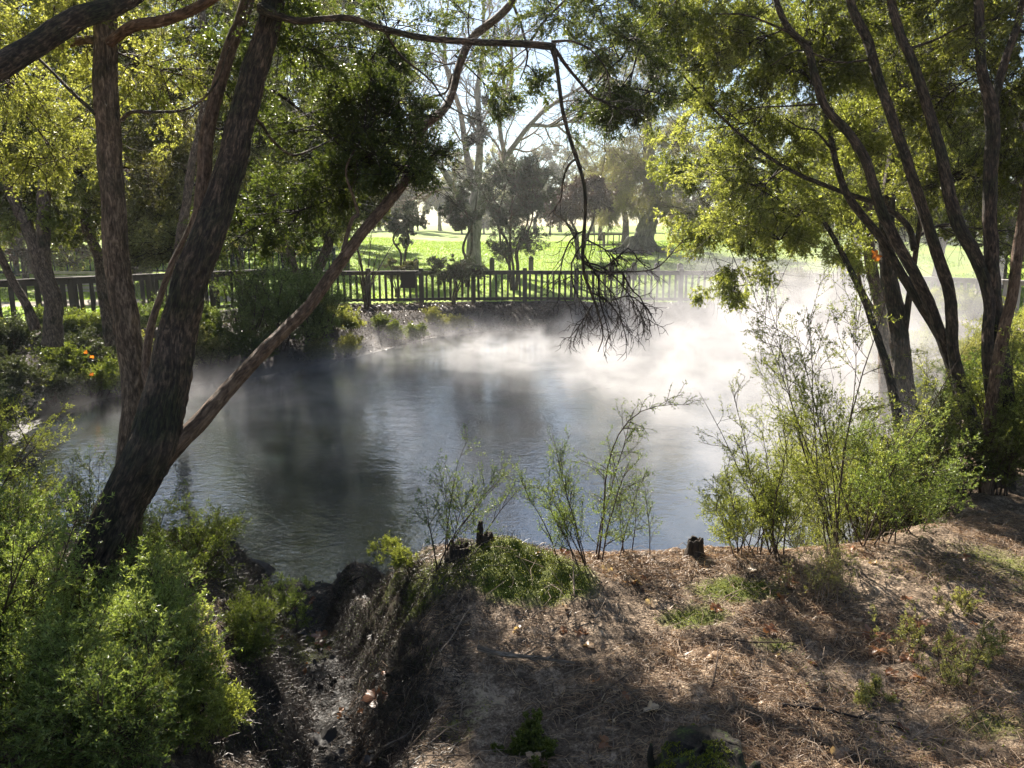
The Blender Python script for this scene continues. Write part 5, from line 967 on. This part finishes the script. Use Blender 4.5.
# ------------------------------------------------------------------ haze, sky, sun, camera
hb=np.array([(-160,-30),(160,-30),(160,150),(-160,150)],float)
HZ=volume_box('haze',hb,-2.2,26,HAZE[0]); tag(HZ,'thin pale morning haze','haze',kind='stuff')
wd=bpy.data.worlds.new('World'); sc.world=wd; wd.use_nodes=True; nt=wd.node_tree; nt.nodes.clear()
out=nt.nodes.new('ShaderNodeOutputWorld'); bg=nt.nodes.new('ShaderNodeBackground'); bg.inputs[1].default_value=.040
sky=nt.nodes.new('ShaderNodeTexSky'); sky.sky_type='NISHITA'; sky.sun_disc=False; sky.sun_elevation=SUN_EL; sky.sun_rotation=SUN_AZ; sky.air_density=1.0; sky.dust_density=.15; sky.ozone_density=2.0
tc=nt.nodes.new('ShaderNodeTexCoord'); mp=nt.nodes.new('ShaderNodeMapping'); mp.inputs['Scale'].default_value=(2.2,2.2,5.5); nt.links.new(tc.outputs['Generated'],mp.inputs[0])
cn=noise(nt,1.0,6,.6,mp.outputs[0],.6); cf=ramp(nt,[(.50,(0,0,0)),(.72,(.7,.7,.7))],cn)
col=mixc(nt,cf,sky.outputs[0],(5.6,5.9,6.6)); nt.links.new(col,bg.inputs[0]); nt.links.new(bg.outputs[0],out.inputs[0])
sl=bpy.data.lights.new('sun','SUN'); sl.energy=5.0; sl.angle=math.radians(.5); sl.color=(1,.92,.80)
so=bpy.data.objects.new('sun',sl); COL.objects.link(so); so.rotation_euler=Vector(tuple(SUND)).to_track_quat('Z','Y').to_euler(); so.location=(0,0,30)
cd=bpy.data.cameras.new('camera'); cd.sensor_width=36; cd.lens=36*F/1024; cd.clip_end=4000; cd.clip_start=.05
co=bpy.data.objects.new('camera',cd); COL.objects.link(co); co.location=(0,0,CAMZ); co.rotation_euler=(PI/2-PITCH,0,0); sc.camera=co
sc.view_settings.view_transform='Standard'; sc.view_settings.look='None'; sc.view_settings.exposure=1.75; sc.view_settings.gamma=1
cy=sc.cycles; cy.max_bounces=7; cy.diffuse_bounces=3; cy.glossy_bounces=3; cy.transmission_bounces=4; cy.volume_bounces=1; cy.transparent_max_bounces=6
cy.use_denoising=True; cy.denoiser='OPENIMAGEDENOISE'; cy.denoising_prefilter='ACCURATE'; cy.caustics_reflective=False; cy.caustics_refractive=False
cy.use_adaptive_sampling=True; cy.adaptive_threshold=.02; cy.volume_step_rate=1.0; cy.volume_max_steps=96; cy.sample_clamp_indirect=6

for (x_,y_,h_,lm,lb) in [(6.0,9.6,.95,'leaf_bush','soft green shrub on the right shore directly behind the leaning stems'),(7.2,12.2,1.1,'leaf_olive','olive shrub on the right shore below the boulder'),(5.2,8.0,.8,'leaf_fresh','light green low shrub at the right waterline by the thick black trunk'),
   (8.6,13.0,1.2,'leaf_kanuka','green shrub on the right shore beyond the edge trunks'),(9.0,17.0,.8,'leaf_fresh','yellow-green shrub in front of the sunlit grey fence'),(5.6,6.9,.8,'leaf_kanuka','leafy shrub on the right bank close to the picture edge')]:
    shrub('bank_shrub',lb,[(x_,y_,gz(x_,y_)),(x_+.5,y_+.3,gz(x_+.5,y_+.3)),(x_-.4,y_+.4,gz(x_-.4,y_+.4))],M[lm],h_,40,spread=.6,nb=9,tw=5,per=7,L=.030,W=.012,twl=.22,stem=.009)
for (x_,y_,h_,lm,lb) in [(-9.6,12.4,.8,'leaf_blue','dark shrub hanging over the left waterline at the picture edge'),(-8.9,13.2,.6,'leaf_blue','blackish green shrub at the left waterline below the double-stemmed tree'),(-10.4,14.2,.7,'leaf_kanuka','green shrub under the left fence at the picture edge'),(-7.9,14.3,.7,'leaf_deep','low dark shrub on the left shore beside the sunlit one'),(-9.3,16.2,.6,'leaf_deep','dark green shrub close against the left fence'),(-6.4,17.0,.8,'leaf_deep','dark low shrub on the left shore behind the leaning trunk'),(-7.9,17.9,.7,'leaf_bush','soft shrub on the left bank right of the bench')]:
    shrub('bank_shrub',lb,[(x_,y_,gz(x_,y_)),(x_+.6,y_+.3,gz(x_+.6,y_+.3)),(x_-.6,y_+.2,gz(x_-.6,y_+.2))],M[lm],h_,44,spread=.8,nb=9,tw=5,per=6,L=.045,W=.02,twl=.28,stem=.012)

shrub('bank_shrub','black-green shrub crowding the left shore at the picture edge nearest the camera',[gp(-7.9,11.4),gp(-8.3,12.2),gp(-7.8,10.4),gp(-7.5,9.4)],M['leaf_blue'],.7,50,spread=.8,nb=9,tw=5,per=6,L=.035,W=.015,twl=.22,stem=.010)

shrub('kanuka_shrub','low thick kanuka shrub in the bottom left corner at the foot of the leaning trunk',[gp(-1.62,2.35),gp(-1.5,2.5),gp(-1.75,2.6),gp(-1.4,2.3)],M['leaf_bush'],.52,34,spread=.6,nb=11,tw=6,per=10,L=.016,W=.005)
shrub('kanuka_shrub','pale-tipped kanuka shrub standing between the corner shrub and the leaning trunk',[gp(-2.15,3.6),gp(-2.35,3.75),gp(-1.95,3.7)],M['leaf_bush'],.50,24,spread=.6,nb=11,tw=6,per=10,L=.016,W=.005)
shrub('kanuka_shrub','bright kanuka shrub at the left edge halfway up its taller neighbour',[gp(-2.7,3.2),gp(-2.45,3.1)],M['leaf_bush'],1.15,22,spread=.4,nb=11,tw=6,per=10,L=.016,W=.005)
shrub('kanuka_shrub','dark shaded shrub tumbling down the left side of the gully',[gp(-1.35,3.5),gp(-1.45,3.8),gp(-1.5,4.1)],M['leaf_deep'],.20,14,spread=.9,nb=9,tw=5,per=9,L=.014,W=.0045,twl=.1,stem=.004)

for (x_,y_,h_,lm,lb) in [(-3.3,21.6,.5,'leaf_deep','low dark green plant on the leafy spit of the far bank'),(-2.0,23.6,.45,'leaf_olive','low olive plant at the foot of the far bank under the notice board'),(-4.9,20.8,.7,'leaf_kanuka','green shrub on the far bank near the fence bend')]:
    shrub('bank_shrub',lb,[gp(x_,y_),gp(x_+.5,y_+.3),gp(x_-.5,y_+.3)],M[lm],h_,34,spread=.9,nb=8,tw=5,per=6,L=.04,W=.018,twl=.2,stem=.008)
